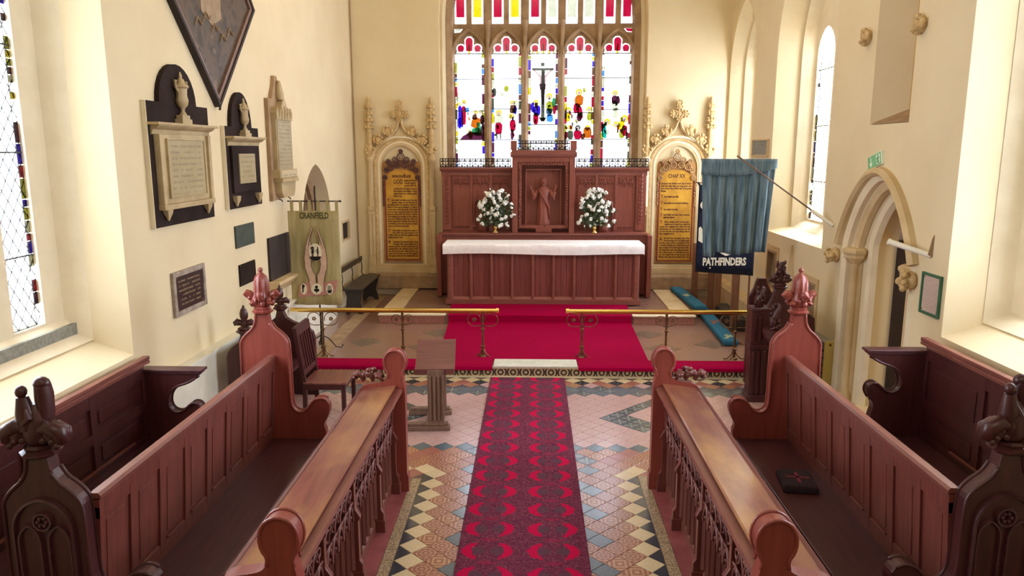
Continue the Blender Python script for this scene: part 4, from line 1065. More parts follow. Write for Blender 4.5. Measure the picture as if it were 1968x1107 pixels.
def make_desk(x0, s, yf, yn, label):
    X = mir(x0, s); t = thing('choir_desk', label, 'desk', group='book desks along the aisle')
    def end(y, near):
        # inner post with round head, and a wide shoulder behind it
        c = .095
        out = [(0.0, 0), (0.0, .14), (.012, .16), (.012, .93), (.03, 1.02), (.038, 1.06), (.012, 1.10), (.004, 1.15), (.012, 1.20), (.04, 1.243), (c, 1.262), (.15, 1.243), (.178, 1.20), (.186, 1.15), (.178, 1.10), (.152, 1.06),
               (.16, 1.02), (.19, .99), (.26, .975), (.34, .965), (.385, .94), (.395, .90), (.37, .86), (.365, .78), (.365, 0)]
        b = MB(); b.prism([(X(d), z) for d, z in out[:3] + chaikin(out[3:-1], 2) + [out[-1]]], 'y', y - .045, y + .045); e = b.build('end_post', M['mahog_red'], t, bevel=.006)
        m = MB()
        for yy in (y - .045, y + .045): edge_mould(m, [(X(d), z) for d, z in out[4:17]], yy, .010)
        m.build('edge_moulding', M['mahog_red'], e, smooth=True)
        if not near:
            f = MB(); rr = random.Random(4)
            for k in range(34):
                a = rr.uniform(0, 1); f.ell((X(.20 + .24 * a), y + rr.uniform(-.05, .05), 1.0 + rr.uniform(0, .05) + .045 * math.sin(a * PI)), (rr.uniform(.014, .028), rr.uniform(.016, .028), rr.uniform(.014, .028)), 6, 4)
            for k in range(3): f.tube([(X(.20 + k * .08), y - .03, .99), (X(.24 + k * .08), y - .04, 1.06), (X(.28 + k * .08), y - .03, 1.04), (X(.27 + k * .08), y - .03, 1.0)], [.014, .018, .014, .008], 6)
            f.build('carved_foliage', M['mahog'], e, smooth=True)
    end(yf, False); end(yn, True)
    y0, y1 = yn + .045, yf - .045
    b = MB(); b.prism([(X(d), z) for d, z in ((.10, .930), (.36, .895), (.375, .90), (.375, .917), (.36, .925), (.10, .958), (.085, .955))], 'y', y0, y1); b.build('desk_top', M['worn'], t)
    b = MB()
    b.prism([(X(d), z) for d, z in ((.085, .93), (.04, .925), (.032, .905), (.055, .897), (.048, .88), (.07, .87), (.075, .855), (.095, .845), (.095, .82), (.19, .82), (.19, .93))], 'y', y0, y1)
    b.build('cornice_moulding', M['mahog_y'], t)
    b = MB(); b.prism([(X(d), z) for d, z in ((.375, .91), (.385, .92), (.39, .93), (.40, .92), (.40, .89), (.375, .88))], 'y', y0, y1); b.build('book_lip', M['mahog_y'], t)
    b = MB(); b.prism([(X(.165), .12), (X(.14), .09), (X(.14), 0), (X(.33), 0), (X(.33), .12)], 'y', y0, y1); b.build('plinth', M['mahog_y'], t)
    b = MB(); b.box(X(.195), X(.22), y0, y1, .12, .88); b.build('back_boarding', M['mahog'], t)
    # buttresses with set-offs, and between them bays of narrow arches
    nb = 4; L = (y1 + .03 - (y0 - .03)) / nb
    for k in range(nb + 1):
        yb = y0 - .03 + k * L
        if k == 0: yb += .06
        if k == nb: yb -= .06
        b = MB(); w_ = .022
        pr = [(X(.20), .0), (X(.075), 0), (X(.075), .16), (X(.095), .19), (X(.095), .47), (X(.085), .48), (X(.08), .50), (X(.115), .56), (X(.115), .74), (X(.105), .75), (X(.10), .77), (X(.14), .84), (X(.20), .84)]
        b.prism(pr, 'y', yb - w_, yb + w_); b.box(X(.065), X(.19), yb - .030, yb + .030, 0, .10); b.build('buttress', M['mahog'], t, bevel=.004)
    for k in range(nb):
        ya = y0 - .03 + k * L + .035; yb = y0 - .03 + (k + 1) * L - .035; m_ = 5; q = (yb - ya) / m_
        for i in range(m_ + 1):
            b = MB(); yy = ya + i * q; b.prism([(X(.12), yy), (X(.14), yy - .009), (X(.195), yy - .011), (X(.195), yy + .011), (X(.14), yy + .009)], 'z', .12, .60); b.build('mullion', M['mahog_tr'], t)
        tr = MB()
        for i in range(m_):
            c = ya + (i + .5) * q; hw = q / 2
            tr.tube([(X(.125), u, z) for u, z in arch_curve(c, hw, .48, .13, 8)], .010, 5)
            tr.tube([(X(.135), u, z) for u, z in arch_curve(c, hw * .60, .46, .08, 6)], .007, 5)
            tr.tube([(X(.125), u, z) for u, z in arch_curve(ya + i * q + q * (0 if i else 1), hw, .62, .12, 8)], .008, 5)
            tr.tube([(X(.13), c + .36 * q * math.cos(a * PI / 5), .685 + .034 * math.sin(a * PI / 5)) for a in range(10)], .008, 5, closed=True)
            tr.tube([(X(.13), c + .40 * q * math.cos(a * PI / 5), .775 + .034 * math.sin(a * PI / 5)) for a in range(10)], .008, 5, closed=True)
            for sg in (-1, 1): tr.ell((X(.13), c + sg * hw * .42, .52), (.010, .012, .014), 6, 4)
            tr.tube([(X(.125), c - hw, .61), (X(.12), c, .625), (X(.125), c + hw, .61)], .008, 5)
        tr.build('arch_tracery', M['mahog_tr'], t, smooth=True)
    return t
make_desk(-1.06, -1, 6.05, 3.16, 'carved wooden desk front with worn sloping top left of the runner')
make_desk(1.02, 1, 6.16, 3.20, 'carved wooden desk front with worn sloping top right of the runner')

# seat cushion on the right stall
c = thing('seat_cushion', 'small dark embroidered cushion with red cross on the right-hand bench', 'cushion', (1.98, 5.27, .455), -8)
b = MB(); n = 8
b.frustum([(-.13, -.17), (.13, -.17), (.13, .17), (-.13, .17)], [(-.12, -.16), (.12, -.16), (.12, .16), (-.12, .16)], 'z', 0, .055)
b.build('cover', simple('dark_cushion_wool', '#241519', '#33202A', 0.95, scale=30), c, bevel=.02)
b = MB(); b.box(-.085, .085, -.012, .012, .055, .058); b.box(-.012, .012, -.09, .09, .055, .058); b.build('embroidered_cross', simple('dull_red_wool', '#6A2436', '#7C2E40', .9, scale=30), c)

# ---------------------------------------------------------------- clergy stalls, chair and lectern
t = thing('clergy_stall', 'ornate dark stall with foliage finials behind the right bench near the rail', 'bench')
DK = M['mahog_darkz']
b = MB(); b.box(2.53, 2.72, 8.46, 8.62, 0, 1.10); b.build('corner_post', DK, t, bevel=.006)
for k in range(3):
    b = MB(); b.box(2.545 + k * .058, 2.585 + k * .058, 8.445, 8.47, .10, .62); b.box(2.545 + k * .058, 2.585 + k * .058, 8.445, 8.47, .74, 1.02); b.build('post_flute', DK, t, bevel=.004)
for z0, z1 in ((.64, .69), (1.09, 1.13), (0, .09)): b = MB(); b.box(2.51, 2.75, 8.44, 8.64, z0, z1); b.build('post_moulding', DK, t, bevel=.01)
def grotesque(x, y, z, h, seed, name='carved_finial'):
    b = MB(); rr = random.Random(seed)
    b.tube([(x, y, z), (x - .02, y, z + h * .35), (x + .02, y, z + h * .7), (x + .045, y, z + h * .9), (x + .02, y, z + h)], [.05, .045, .035, .025, .014], 8)
    for k in range(26):
        q = rr.uniform(0, .95); a = rr.uniform(0, 2 * PI); r = .055 * (1.1 - q * .6)
        b.ell((x + r * math.cos(a), y + r * math.sin(a), z + h * q), (.018, .018, .022), 6, 4)
    return b.build(name, DK, t, smooth=True)
grotesque(2.63, 8.54, 1.12, .24, 3)
out = [(2.70, 0), (2.70, 1.12), (2.73, 1.16), (2.76, 1.22), (2.78, 1.30), (2.80, 1.345), (2.90, 1.345), (2.92, 1.28), (2.97, 1.18), (3.08, 1.10), (3.20, 1.05), (3.26, 1.0), (3.27, .85), (3.27, 0)]
b = MB(); b.prism(out, 'y', 8.50, 8.58); e = b.build('bench_end', DK, t, bevel=.006)
poppyhead(e, (2.85, 8.54, 1.35), 'vine', DK)
b = MB(); b.prism(out, 'y', 9.2, 9.27); b.build('bench_end', DK, t, bevel=.006)
b = MB(); b.box(2.78, 3.27, 8.58, 9.2, .44, .47); b.build('seat', M['mahog_dark'], t); b = MB(); b.box(3.22, 3.27, 8.58, 9.2, .3, 1.0); b.build('backrest', DK, t)
b = MB(); b.lathe([(.05, 0), (.05, .76), (.075, .79), (.09, .82), (.11, .84), (.11, .87), (.13, .90), (.13, .93)], (2.72, 8.25, 0), 10); b.build('front_column', DK, t, smooth=True, angle=40)
grotesque(2.72, 8.25, .92, .30, 8)

t = thing('side_stall', 'small dark stall with fleur-de-lis ends against the left wall', 'bench')
for y, xs in ((7.45, 0), (8.62, .0)):
    cx = -2.98 if y < 8 else -3.0
    o = [(cx - .20, 0), (cx - .20, .78), (cx - .185, .84), (cx - .13, .90), (cx - .06, .95), (cx - .04, 1.02), (cx - .035, 1.06), (cx + .035, 1.06), (cx + .04, 1.02), (cx + .07, .95), (cx + .15, .90), (cx + .30, .84), (cx + .38, .78), (cx + .40, .70), (cx + .40, 0)]
    b = MB(); b.prism(o, 'y', y - .035, y + .035); e = b.build('bench_end', DK, t, bevel=.006)
    poppyhead(e, (cx, y, 1.05), 'fleur', DK)
b = MB(); b.box(-3.15, -2.72, 7.48, 8.59, .42, .46); b.build('seat', M['mahog_dark'], t, bevel=.004)
b = MB(); b.box(-3.16, -3.12, 7.48, 8.59, .42, .86); b.build('backrest', M['mahog_dark'], t, bevel=.004)

t = thing('slatted_chair', 'plain wooden chair with slatted back beside the end of the left bench', 'chair', (-2.18, 7.88, 0), 0)
CM = M['mahog_darkz']
for x, y, h in ((.15, -.22, .43), (.15, .22, .43)):
    b = MB(); b.frustum([(x - .022, y - .022), (x + .022, y - .022), (x + .022, y + .022), (x - .022, y + .022)], [(x - .022, y - .022), (x + .022, y - .022), (x + .022, y + .022), (x - .022, y + .022)], 'z', 0, h); b.build('leg', CM, t, bevel=.003)
for y in (-.22, .22):
    b = MB(); b.prism([(-.30, 0), (-.255, 0), (-.245, .43), (-.33, 1.05), (-.375, 1.05), (-.29, .43)], 'y', y - .02, y + .02); b.build('back_post', CM, t, bevel=.003)
b = MB(); b.box(-.28, .19, -.25, .25, .43, .455); b.build('seat', M['mahog_y'], t, bevel=.006)
b = MB(); b.box(-.25, .15, -.235, -.215, .37, .43); b.box(-.25, .15, .215, .235, .37, .43); b.box(.14, .16, -.22, .22, .37, .43); b.build('seat_frame', CM, t)
b = MB(); b.prism([(-.315, .96), (-.335, .96), (-.365, 1.06), (-.340, 1.06)], 'y', -.22, .22); b.build('top_rail', CM, t, bevel=.003)
b = MB(); b.prism([(-.262, .52), (-.285, .52), (-.29, .57), (-.268, .57)], 'y', -.22, .22); b.build('lower_rail', CM, t, bevel=.003)
for k in range(5):
    y = -.15 + k * .075; b = MB(); b.prism([(-.27, .55), (-.285, .55), (-.345, .98), (-.33, .98)], 'y', y - .014, y + .014); b.build('slat', CM, t)

t = thing('lectern', 'small brown wooden lectern with a sloping board standing by the left desk', 'lectern', (-1.08, 7.72, 0), 4)
OK_ = M['oak']
b = MB(); v = .03
b.prism([(-.26, .62), (-.26, .65), (.22, .865), (.22, .83)], 'x', -.16, .25)
b.build('sloping_board', M['mahog_x'], t, bevel=.004)
b = MB(); b.prism([(-.275, .61), (-.275, .67), (-.255, .68), (-.255, .62)], 'x', -.16, .25); b.prism([(-.26, .645), (-.26, .655), (.22, .87), (.22, .86)], 'x', .245, .256); b.build('book_ledge', M['mahog_x'], t)
for y0_, y1_ in ((-.30, -.20), (.18, .28)):
    b = MB(); b.box(-.28, .20, y0_, y1_, 0, .05); b.box(-.26, .18, y0_ + .015, y1_ - .015, .05, .085); b.build('foot', OK_, t, bevel=.008)
b = MB(); b.box(-.06, .06, -.22, .20, .03, .08); b.build('cross_foot', OK_, t, bevel=.006)
for y in (-.25, .23):
    b = MB(); b.box(-.03, .14, y - .035, y + .035, .08, .66 if y < 0 else .80)
    b.build('upright', OK_, t, bevel=.006)
    for k in range(4):
        b = MB(); x = -.018 + k * .045; b.box(x, x + .026, y - .05, y - .03, .12, .60); b.build('reeding', OK_, t, bevel=.005)

# ---------------------------------------------------------------- reredos, altar, flowers
RM = M['reredos']
t = thing('reredos', 'tall carved wooden altar screen with iron cresting and a robed figure in its centre', 'altar screen', (0.19, 13.62, .285))
CX = 0.0
b = MB(); b.box(-1.87, 1.89, 0.0, .50, 0, 1.10); b.build('lower_stage', RM, t, bevel=.01)
b = MB(); b.box(-1.89, 1.91, -.03, .50, 1.10, 1.135); b.box(-1.87, 1.89, -.015, .5, 1.075, 1.10); b.build('shelf', M['altar_x'], t, bevel=.006)
for x in (-1.93, 1.87): b = MB(); b.box(x, x + .08, -.25, .3, 0, 1.12); b.build('side_cheek', RM, t, bevel=.005)
b = MB(); b.box(-1.88, 1.90, .34, .50, 1.13, 2.27); b.build('upper_stage', RM, t)
for x0, x1 in ((-1.91, -.57), (.57, 1.93)):
    b = MB(); b.prism([(.27, 2.25), (.24, 2.29), (.24, 2.32), (.50, 2.32), (.50, 2.25)], 'x', x0, x1)
    b.box(x0 + .02, x1 - .02, .31, .36, 2.17, 2.25)
    b.build('cornice', M['altar_x'], t)
def cusps(mb, x0, x1, z, y, m):
    """carved cusped heads: m little arches with hanging leaf ends"""
    wq = (x1 - x0) / m
    for i in range(m):
        c = x0 + (i + .5) * wq
        p = [(c + wq * .48 * math.cos(a), y, z - .14 + .12 * math.sin(a)) for a in [PI * k / 8 for k in range(9)]]
        mb.tube(p, .010, 5)
        for sg in (-1, 1):
            mb.tube([(c + sg * wq * .42, y, z - .05), (c + sg * wq * .15, y - .005, z - .085), (c + sg * wq * .22, y - .005, z - .125)], [.008, .012, .008], 5)
            mb.ell((c + sg * wq * .28, y, z - .02), (.015, .012, .015), 6, 4)
        mb.ell((c, y - .005, z - .075), (.016, .014, .02), 6, 4); mb.ell((x0 + i * wq, y - .005, z - .155), (.014, .014, .022), 6, 4)
    mb.ell((x1, y - .005, z - .155), (.014, .014, .022), 6, 4)
for side in (-1, 1):
    xs = [.62, .98, 1.34, 1.70]
    if side < 0: xs = [-1.70, -1.34, -.98, -.62]
    for k in range(3):
        x0, x1 = xs[k] + .03, xs[k + 1] - .03
        b = MB(); b.box(x0, x1, .328, .345, 1.24, 2.14); b.build('panel', M['mahog_red'] if False else RM, t)
        b = MB(); frame_box(b, x0, x1, 1.24, 2.14, .015, .315, .345); b.build('panel_moulding', RM, t)
        b = MB(); cusps(b, x0, x1, 2.13, .318, 2); b.build('cusped_tracery', RM, t, smooth=True)
        if k: 
            b = MB(); b.box(xs[k] - .02, xs[k] + .02, .30, .345, 1.14, 2.2); b.box(xs[k] - .035, xs[k] + .035, .29, .345, 1.14, 1.24); b.build('mullion', RM, t, bevel=.004)
    xc = 1.79 * side
    b = MB(); b.box(xc - .075, xc + .075, .30, .345, 1.16, 2.2)
    for k in range(13):
        z = 1.27 + k * .072; b.tube([(xc - .03, .295, z), (xc + .02, .285, z + .03), (xc + .035, .295, z + .065)], [.01, .018, .01], 5); b.ell((xc - .02, .292, z + .04), (.018, .012, .015), 6, 4)
    b.build('vine_border', RM, t, smooth=True, angle=40)
# centre bay
b = MB(); b.box(-.57, -.47, .10, .5, 1.13, 2.52); b.box(.47, .57, .10, .5, 1.13, 2.52); b.build('centre_bay', RM, t, bevel=.005)
b = MB(); b.box(-.468, .468, .104, .5, 2.42, 2.52); b.box(-.468, .468, .36, .5, 1.13, 2.42); b.build('centre_backing', RM, t)
b = MB(); b.prism([(.02, 2.56), (.05, 2.52), (.10, 2.50), (.5, 2.50), (.5, 2.60), (.02, 2.60)], 'x', -.60, .60); b.box(-.58, .58, .04, .5, 2.60, 2.635); b.build('centre_cornice', M['altar_x'], t)
b = MB(); frame_box(b, -.40, .40, 1.27, 2.36, .06, .14, .37); b.build('outer_frame', RM, t, bevel=.004)
b = MB(); frame_box(b, -.31, .31, 1.20, 2.27, .022, .22, .37); b.build('inner_frame', RM, t, bevel=.004)
b = MB(); rr = random.Random(9)
for sx in (-1, 1):
    for k in range(24):
        z = 1.25 + k * .045; b.ell((sx * .43 + rr.uniform(-.012, .012), .125, z), (.018, .016, .022), 6, 4)
for k in range(16): b.ell((-.38 + k * .05, .125, 2.395 + rr.uniform(-.01, .01)), (.022, .016, .018), 6, 4)
b.build('leaf_border', RM, t, smooth=True, kind='stuff')
b = MB(); b.box(-.29, .29, .345, .362, 1.2, 2.26); b.build('niche_back', RM, t)
# iron cresting
def crest(x0, x1, z, y, h, n, name='iron_cresting'):
    b = MB(); b.tube([(x0, y, z + .012), (x1, y, z + .012)], .009, 5); b.tube([(x0, y, z + h), (x1, y, z + h)], .009, 5); q = (x1 - x0) / n
    for i in range(n + 1):
        x = x0 + i * q; b.tube([(x, y, z), (x, y, z + h)], .0075, 5)
        if i < n:
            c = x + q / 2; b.tube([(c, y, z), (c, y, z + h * 1.02)], .0075, 5)
            b.tube([(x, y, z + .01), (x + q * .2, y, z + h * .3), (c, y, z + h * .45), (x + q * .8, y, z + h * .3), (x + q, y, z + .01)], .0075, 5)
            b.tube([(c - .026, y, z + h * .72), (c + .026, y, z + h * .72)], .012, 5); b.ell((c, y, z + h * .85), (.015, .01, .022), 5, 4)
            b.ell((c - .03, y, z + h * .72), (.013, .01, .013), 5, 4); b.ell((c + .03, y, z + h * .72), (.013, .01, .013), 5, 4)
    return b.build(name, M['iron'], t)
crest(-1.90, -.60, 2.32, .27, .155, 13); crest(.60, 1.92, 2.32, .27, .155, 13); crest(-.47, .47, 2.635, .08, .16, 10)
for x in (-.54, .54):
    b = MB(); b.box(x - .055, x + .055, .04, .16, 2.635, 2.80); b.build('corner_block', RM, t, bevel=.006)
# carved robed figure with both arms raised (one continuous skin, robe folds as its clothing)
def skin_figure(name, verts, edges, radii, mat, parent, sub=1):
    me = bpy.data.meshes.new(name); me.from_pydata(verts, edges, []); o = bpy.data.objects.new(name, me); COL.objects.link(o)
    o.parent = parent; me.materials.append(mat)
    m = o.modifiers.new('skin', 'SKIN'); m.use_smooth_shade = True
    for i, r in enumerate(radii): me.skin_vertices[0].data[i].radius = (r, r)
    me.skin_vertices[0].data[0].use_root = True
    s_ = o.modifiers.new('sub', 'SUBSURF'); s_.levels = sub; s_.render_levels = sub
    return o
st = thing('carved_figure', 'carved wooden robed figure with raised arms in the centre of the altar screen', 'statue', (0.20, 13.86, 1.50))
skin_figure('body', [(0, 0, .45), (0, 0, .60), (0, -.005, .70), (0, -.01, .76), (0, -.015, .83), (0, -.012, .88),
                     (-.10, -.005, .68), (-.17, -.03, .60), (-.235, -.05, .72), (.10, -.005, .68), (.165, -.03, .61), (.215, -.05, .75),
                     (.05, 0, .25), (.05, -.01, .05), (-.05, 0, .25), (-.05, -.01, .05)],
            [(0, 1), (1, 2), (2, 3), (3, 4), (4, 5), (2, 6), (6, 7), (7, 8), (2, 9), (9, 10), (10, 11), (0, 12), (12, 13), (0, 14), (14, 15)],
            [.085, .08, .065, .03, .052, .035, .042, .036, .02, .042, .036, .02, .05, .03, .05, .03], RM, st)
b = MB(); b.lathe([(.135, 0.0), (.125, .06), (.115, .25), (.105, .42), (.085, .55), (.095, .66), (.06, .72)], (0, 0, .03), 28, ry=.75, flute=9, fa=.09)
b.tube([(-.09, -.07, .70), (0, -.10, .55), (.10, -.07, .38), (.11, -.05, .15)], [.03, .035, .04, .035], 8, sq=.6)
b.build('robe', RM, st, smooth=True)
for sx in (-1, 1):
    b = MB(); b.tube([(sx * .12, -.01, .68), (sx * .175, -.03, .58), (sx * .19, -.04, .50)], [.04, .05, .02], 8); b.tube([(sx * .17, -.03, .59), (sx * .21, -.045, .66)], [.045, .03], 8); b.build('sleeve', RM, st, smooth=True)
    b = MB(); hx = -.24 if sx < 0 else .22; hz = .735 if sx < 0 else .765
    b.ell((hx, -.055, hz), (.022, .012, .026), 8, 5)
    for k in range(4): b.tube([(hx - .015 + k * .01, -.055, hz + .01), (hx - .018 + k * .012, -.06, hz + .045 - abs(k - 1.5) * .005)], [.006, .004], 5)
    b.tube([(hx - sx * .018, -.055, hz), (hx - sx * .034, -.06, hz + .022)], [.007, .004], 5); b.build('hand', RM, st, smooth=True)
b = MB(); b.lathe([(.052, .76), (.062, .80), (.06, .86), (.045, .905), (.02, .925)], (0, .012, 0), 14, flute=7, fa=.05); b.build('hair', RM, st, smooth=True)
b = MB(); b.ell((0, -.062, .835), (.008, .014, .014), 6, 4); b.ell((-.018, -.058, .85), (.008, .005, .005), 6, 4); b.ell((.018, -.058, .85), (.008, .005, .005), 6, 4); b.lathe([(.026, .77), (.034, .80), (.02, .825)], (0, -.035, 0), 8); b.build('face', RM, st, smooth=True)
b = MB(); b.box(-.15, .15, -.10, .10, -.08, .0); b.box(-.13, .13, -.09, .09, 0, .04); b.build('base', RM, st, bevel=.01)
for x, nm in ((-.93, 'carved wooden angel standing behind the left flowers'), (1.31, 'carved wooden angel standing behind the right flowers')):
    a = thing('carved_angel', nm, 'statue', (x, 13.86, 1.42), group='angels of the altar screen')
    b = MB(); b.lathe([(.09, 0), (.08, .1), (.065, .35), (.06, .45), (.03, .50), (.045, .55), (.04, .60), (.01, .63)], (0, 0, 0), 20, ry=.7, flute=7, fa=.08); b.build('body', RM, a, smooth=True)
    for sx in (-1, 1):
        b = MB(); b.tube([(sx * .03, .03, .40), (sx * .09, .04, .62), (sx * .15, .04, .55), (sx * .17, .04, .30), (sx * .12, .04, .10)], [.02, .035, .035, .03, .01], 8, sq=.5); b.build('wing', RM, a, smooth=True)

t = thing('altar', 'long wooden altar with nine linenfold panels on its front', 'altar', (0.18, 12.67, .285))
b = MB(); b.box(-1.66, 1.66, .05, .78, .0, .95); b.build('carcass', M['altar_x'], t)
b = MB(); b.box(-1.69, 1.69, -.01, .80, .955, 1.03); b.build('mensa', M['altar_x'], t, bevel=.008)
b = MB(); b.box(-1.68, 1.68, -.005, .06, 0, .09); b.prism([(0.0, .09), (.045, .13), (.06, .13), (.06, .09)], 'x', -1.66, 1.66); b.box(-1.67, 1.67, .0, .06, .90, .955); b.build('rails', M['altar_x'], t)
for k in range(10):
    x = -1.60 + k * .3555; b = MB(); hw = .028 if 0 < k < 9 else .05
    b.prism([(x - hw, .06), (x - hw, .02), (x - hw * .5, -.004), (x + hw * .5, -.004), (x + hw, .02), (x + hw, .06)], 'z', .09, .91); b.build('stile', M['altar_x'], t, bevel=.004)
    if k < 9:
        for q in range(3):
            p = MB(); xa = x + .04 + q * .093; p.prism([(xa, .052), (xa + .004, .044), (xa + .086, .044), (xa + .09, .052)], 'z', .12, .90)
            p.build('panel', M['altar'], t)
# cloth laid over the altar, hanging at front and sides
b = MB(); rr = random.Random(2); nx = 60
prof = [(.70, 1.040), (.35, 1.042), (.02, 1.043), (-.02, 1.036), (-.032, 1.01), (-.03, .95), (-.028, .872)]
vs = []; fs = []
for lay in (0, 1):
    for i, (y, z) in enumerate(prof):
        for q in range(nx + 1):
            x = -1.72 + 3.44 * q / nx; w_ = .005 * math.sin(q * .8) + .004 * math.sin(q * .31 + 2) if i > 3 else 0
            dz = .012 * math.sin(q * .13) + (.01 if i == 6 else 0) if i == 6 else 0
            vs.append((x, y - w_ - .004 * lay * (1 if i > 3 else 0), z + dz + .004 * lay * (1 if i <= 3 else 0)))
Wd = nx + 1; Ln = len(prof) * Wd
for i in range(len(prof) - 1):
    for q in range(nx):
        a = i * Wd + q; fs += [(a, a + 1, a + Wd + 1, a + Wd), (Ln + a, Ln + a + Wd, Ln + a + Wd + 1, Ln + a + 1)]
b.add(vs, fs)
for sx in (-1, 1):
    b.box(sx * 1.715, sx * 1.722, -.028, .70, .88, 1.042)
c = b.build('altar_cloth', M['white_cloth'], smooth=True, angle=50); c.location = (0.18, 12.67, .283); tag(c, 'white linen cloth laid over the long altar', 'tablecloth')

def flowers(x, seed, lab):
    v = thing('flower_vase', 'brass vase holding %s' % lab, 'vase', (x, 13.73, 1.42), group='vases of white flowers')
    b = MB(); b.lathe([(.055, 0), (.058, .012), (.03, .03), (.022, .05), (.035, .07), (.04, .09), (.026, .115), (.028, .15), (.045, .20), (.05, .21)], (0, 0, 0), 14); b.build('body', M['brass'], v, smooth=True)
    f = thing('flower_arrangement', 'arrangement of %s' % lab, 'flowers', (x, 13.73, 1.62), group='white flower arrangements')
    rr = random.Random(seed); b = MB()
    heads = []
    for k in range(110):
        a = rr.uniform(0, 2 * PI); h = rr.uniform(-.08, .60); wmax = .36 * math.sqrt(max(.02, 1 - ((h - .06) / .58) ** 2)) if h > .06 else .36
        q = wmax * math.sqrt(rr.uniform(.02, 1.0)); p = (q * math.cos(a), -.08 + q * .40 * math.sin(a), h); heads.append(p)
        b.tube([(0, 0, -.12), (p[0] * .35, p[1] * .5, p[2] * .35), p], .003, 4)
        for m in range(6):
            u = rr.uniform(.5, 1.0); c = Vector((p[0] * u, p[1] * u, p[2] * u)); d = Vector((rr.uniform(-1, 1), rr.uniform(-.6, .3), rr.uniform(-.6, .8))).normalized() * .09
            s_ = d.cross(Vector((0, 1, 0))).normalized() * .016
            b.add([c, c + d * .5 + s_, c + d, c + d * .5 - s_], [(0, 1, 2, 3)])
    b.build('foliage', M['leafgreen'], f, kind='stuff')
    for p in heads:
        big = rr.random() < .75; fl_ = MB(); n = 6 if big else 3
        for m in range(n):
            d = Vector((rr.gauss(0, 1), rr.gauss(0, .8) - .3, rr.gauss(0, 1))).normalized() * (.022 if big else .015)
            fl_.ell((p[0] + d.x, p[1] + d.y - .02, p[2] + d.z), rr.uniform(.017, .025) if big else rr.uniform(.009, .014), 6, 4)
        fl_.build('flower_head', M['petal'] if big or rr.random() < .5 else M['budgreen'], f, smooth=True)
    return f
flowers(-.69, 5, 'white flowers left of the carved centre figure')
flowers(1.13, 8, 'white flowers right of the carved centre figure')

# ---------------------------------------------------------------- commandment boards in stone canopies
def text_obj(name, body, size, loc, mat, parent, width=None, align='CENTER', extrude=.0008, bold=0.0, spacing=1.0, rotx=90, rotz=0):
    cu = bpy.data.curves.new(name, 'FONT'); cu.body = body; cu.size = size; cu.align_x = align; cu.extrude = extrude; cu.offset = bold; cu.resolution_u = 2; cu.space_line = spacing
    cu.materials.append(mat); o = bpy.data.objects.new(name, cu); COL.objects.link(o); o.parent = parent; o.location = loc; o.rotation_euler = (R(rotx), 0, R(rotz))
    o['_w'] = width or 0
    return o
GOLD = simple('gilded_board', '#B8862F', '#D6A63C', 0.42, 0.25, scale=5)
GOLDD = simple('dull_gilding', '#9A6F3E', '#B2834A', 0.5, 0.15, scale=7)
INK = simple('dark_red_ink', '#4A1F14', '#5A2A18', 0.7, scale=10)
INKR = simple('crimson_ink', '#7A1F24', '#8A2A2A', 0.7, scale=10)
GILT = simple('gilt_carving', '#8E6A4A', '#C09A5E', 0.5, 0.2, scale=12)
PUR = simple('dark_painted_leafwork', '#4E2C34', '#6E463C', 0.6, scale=12)
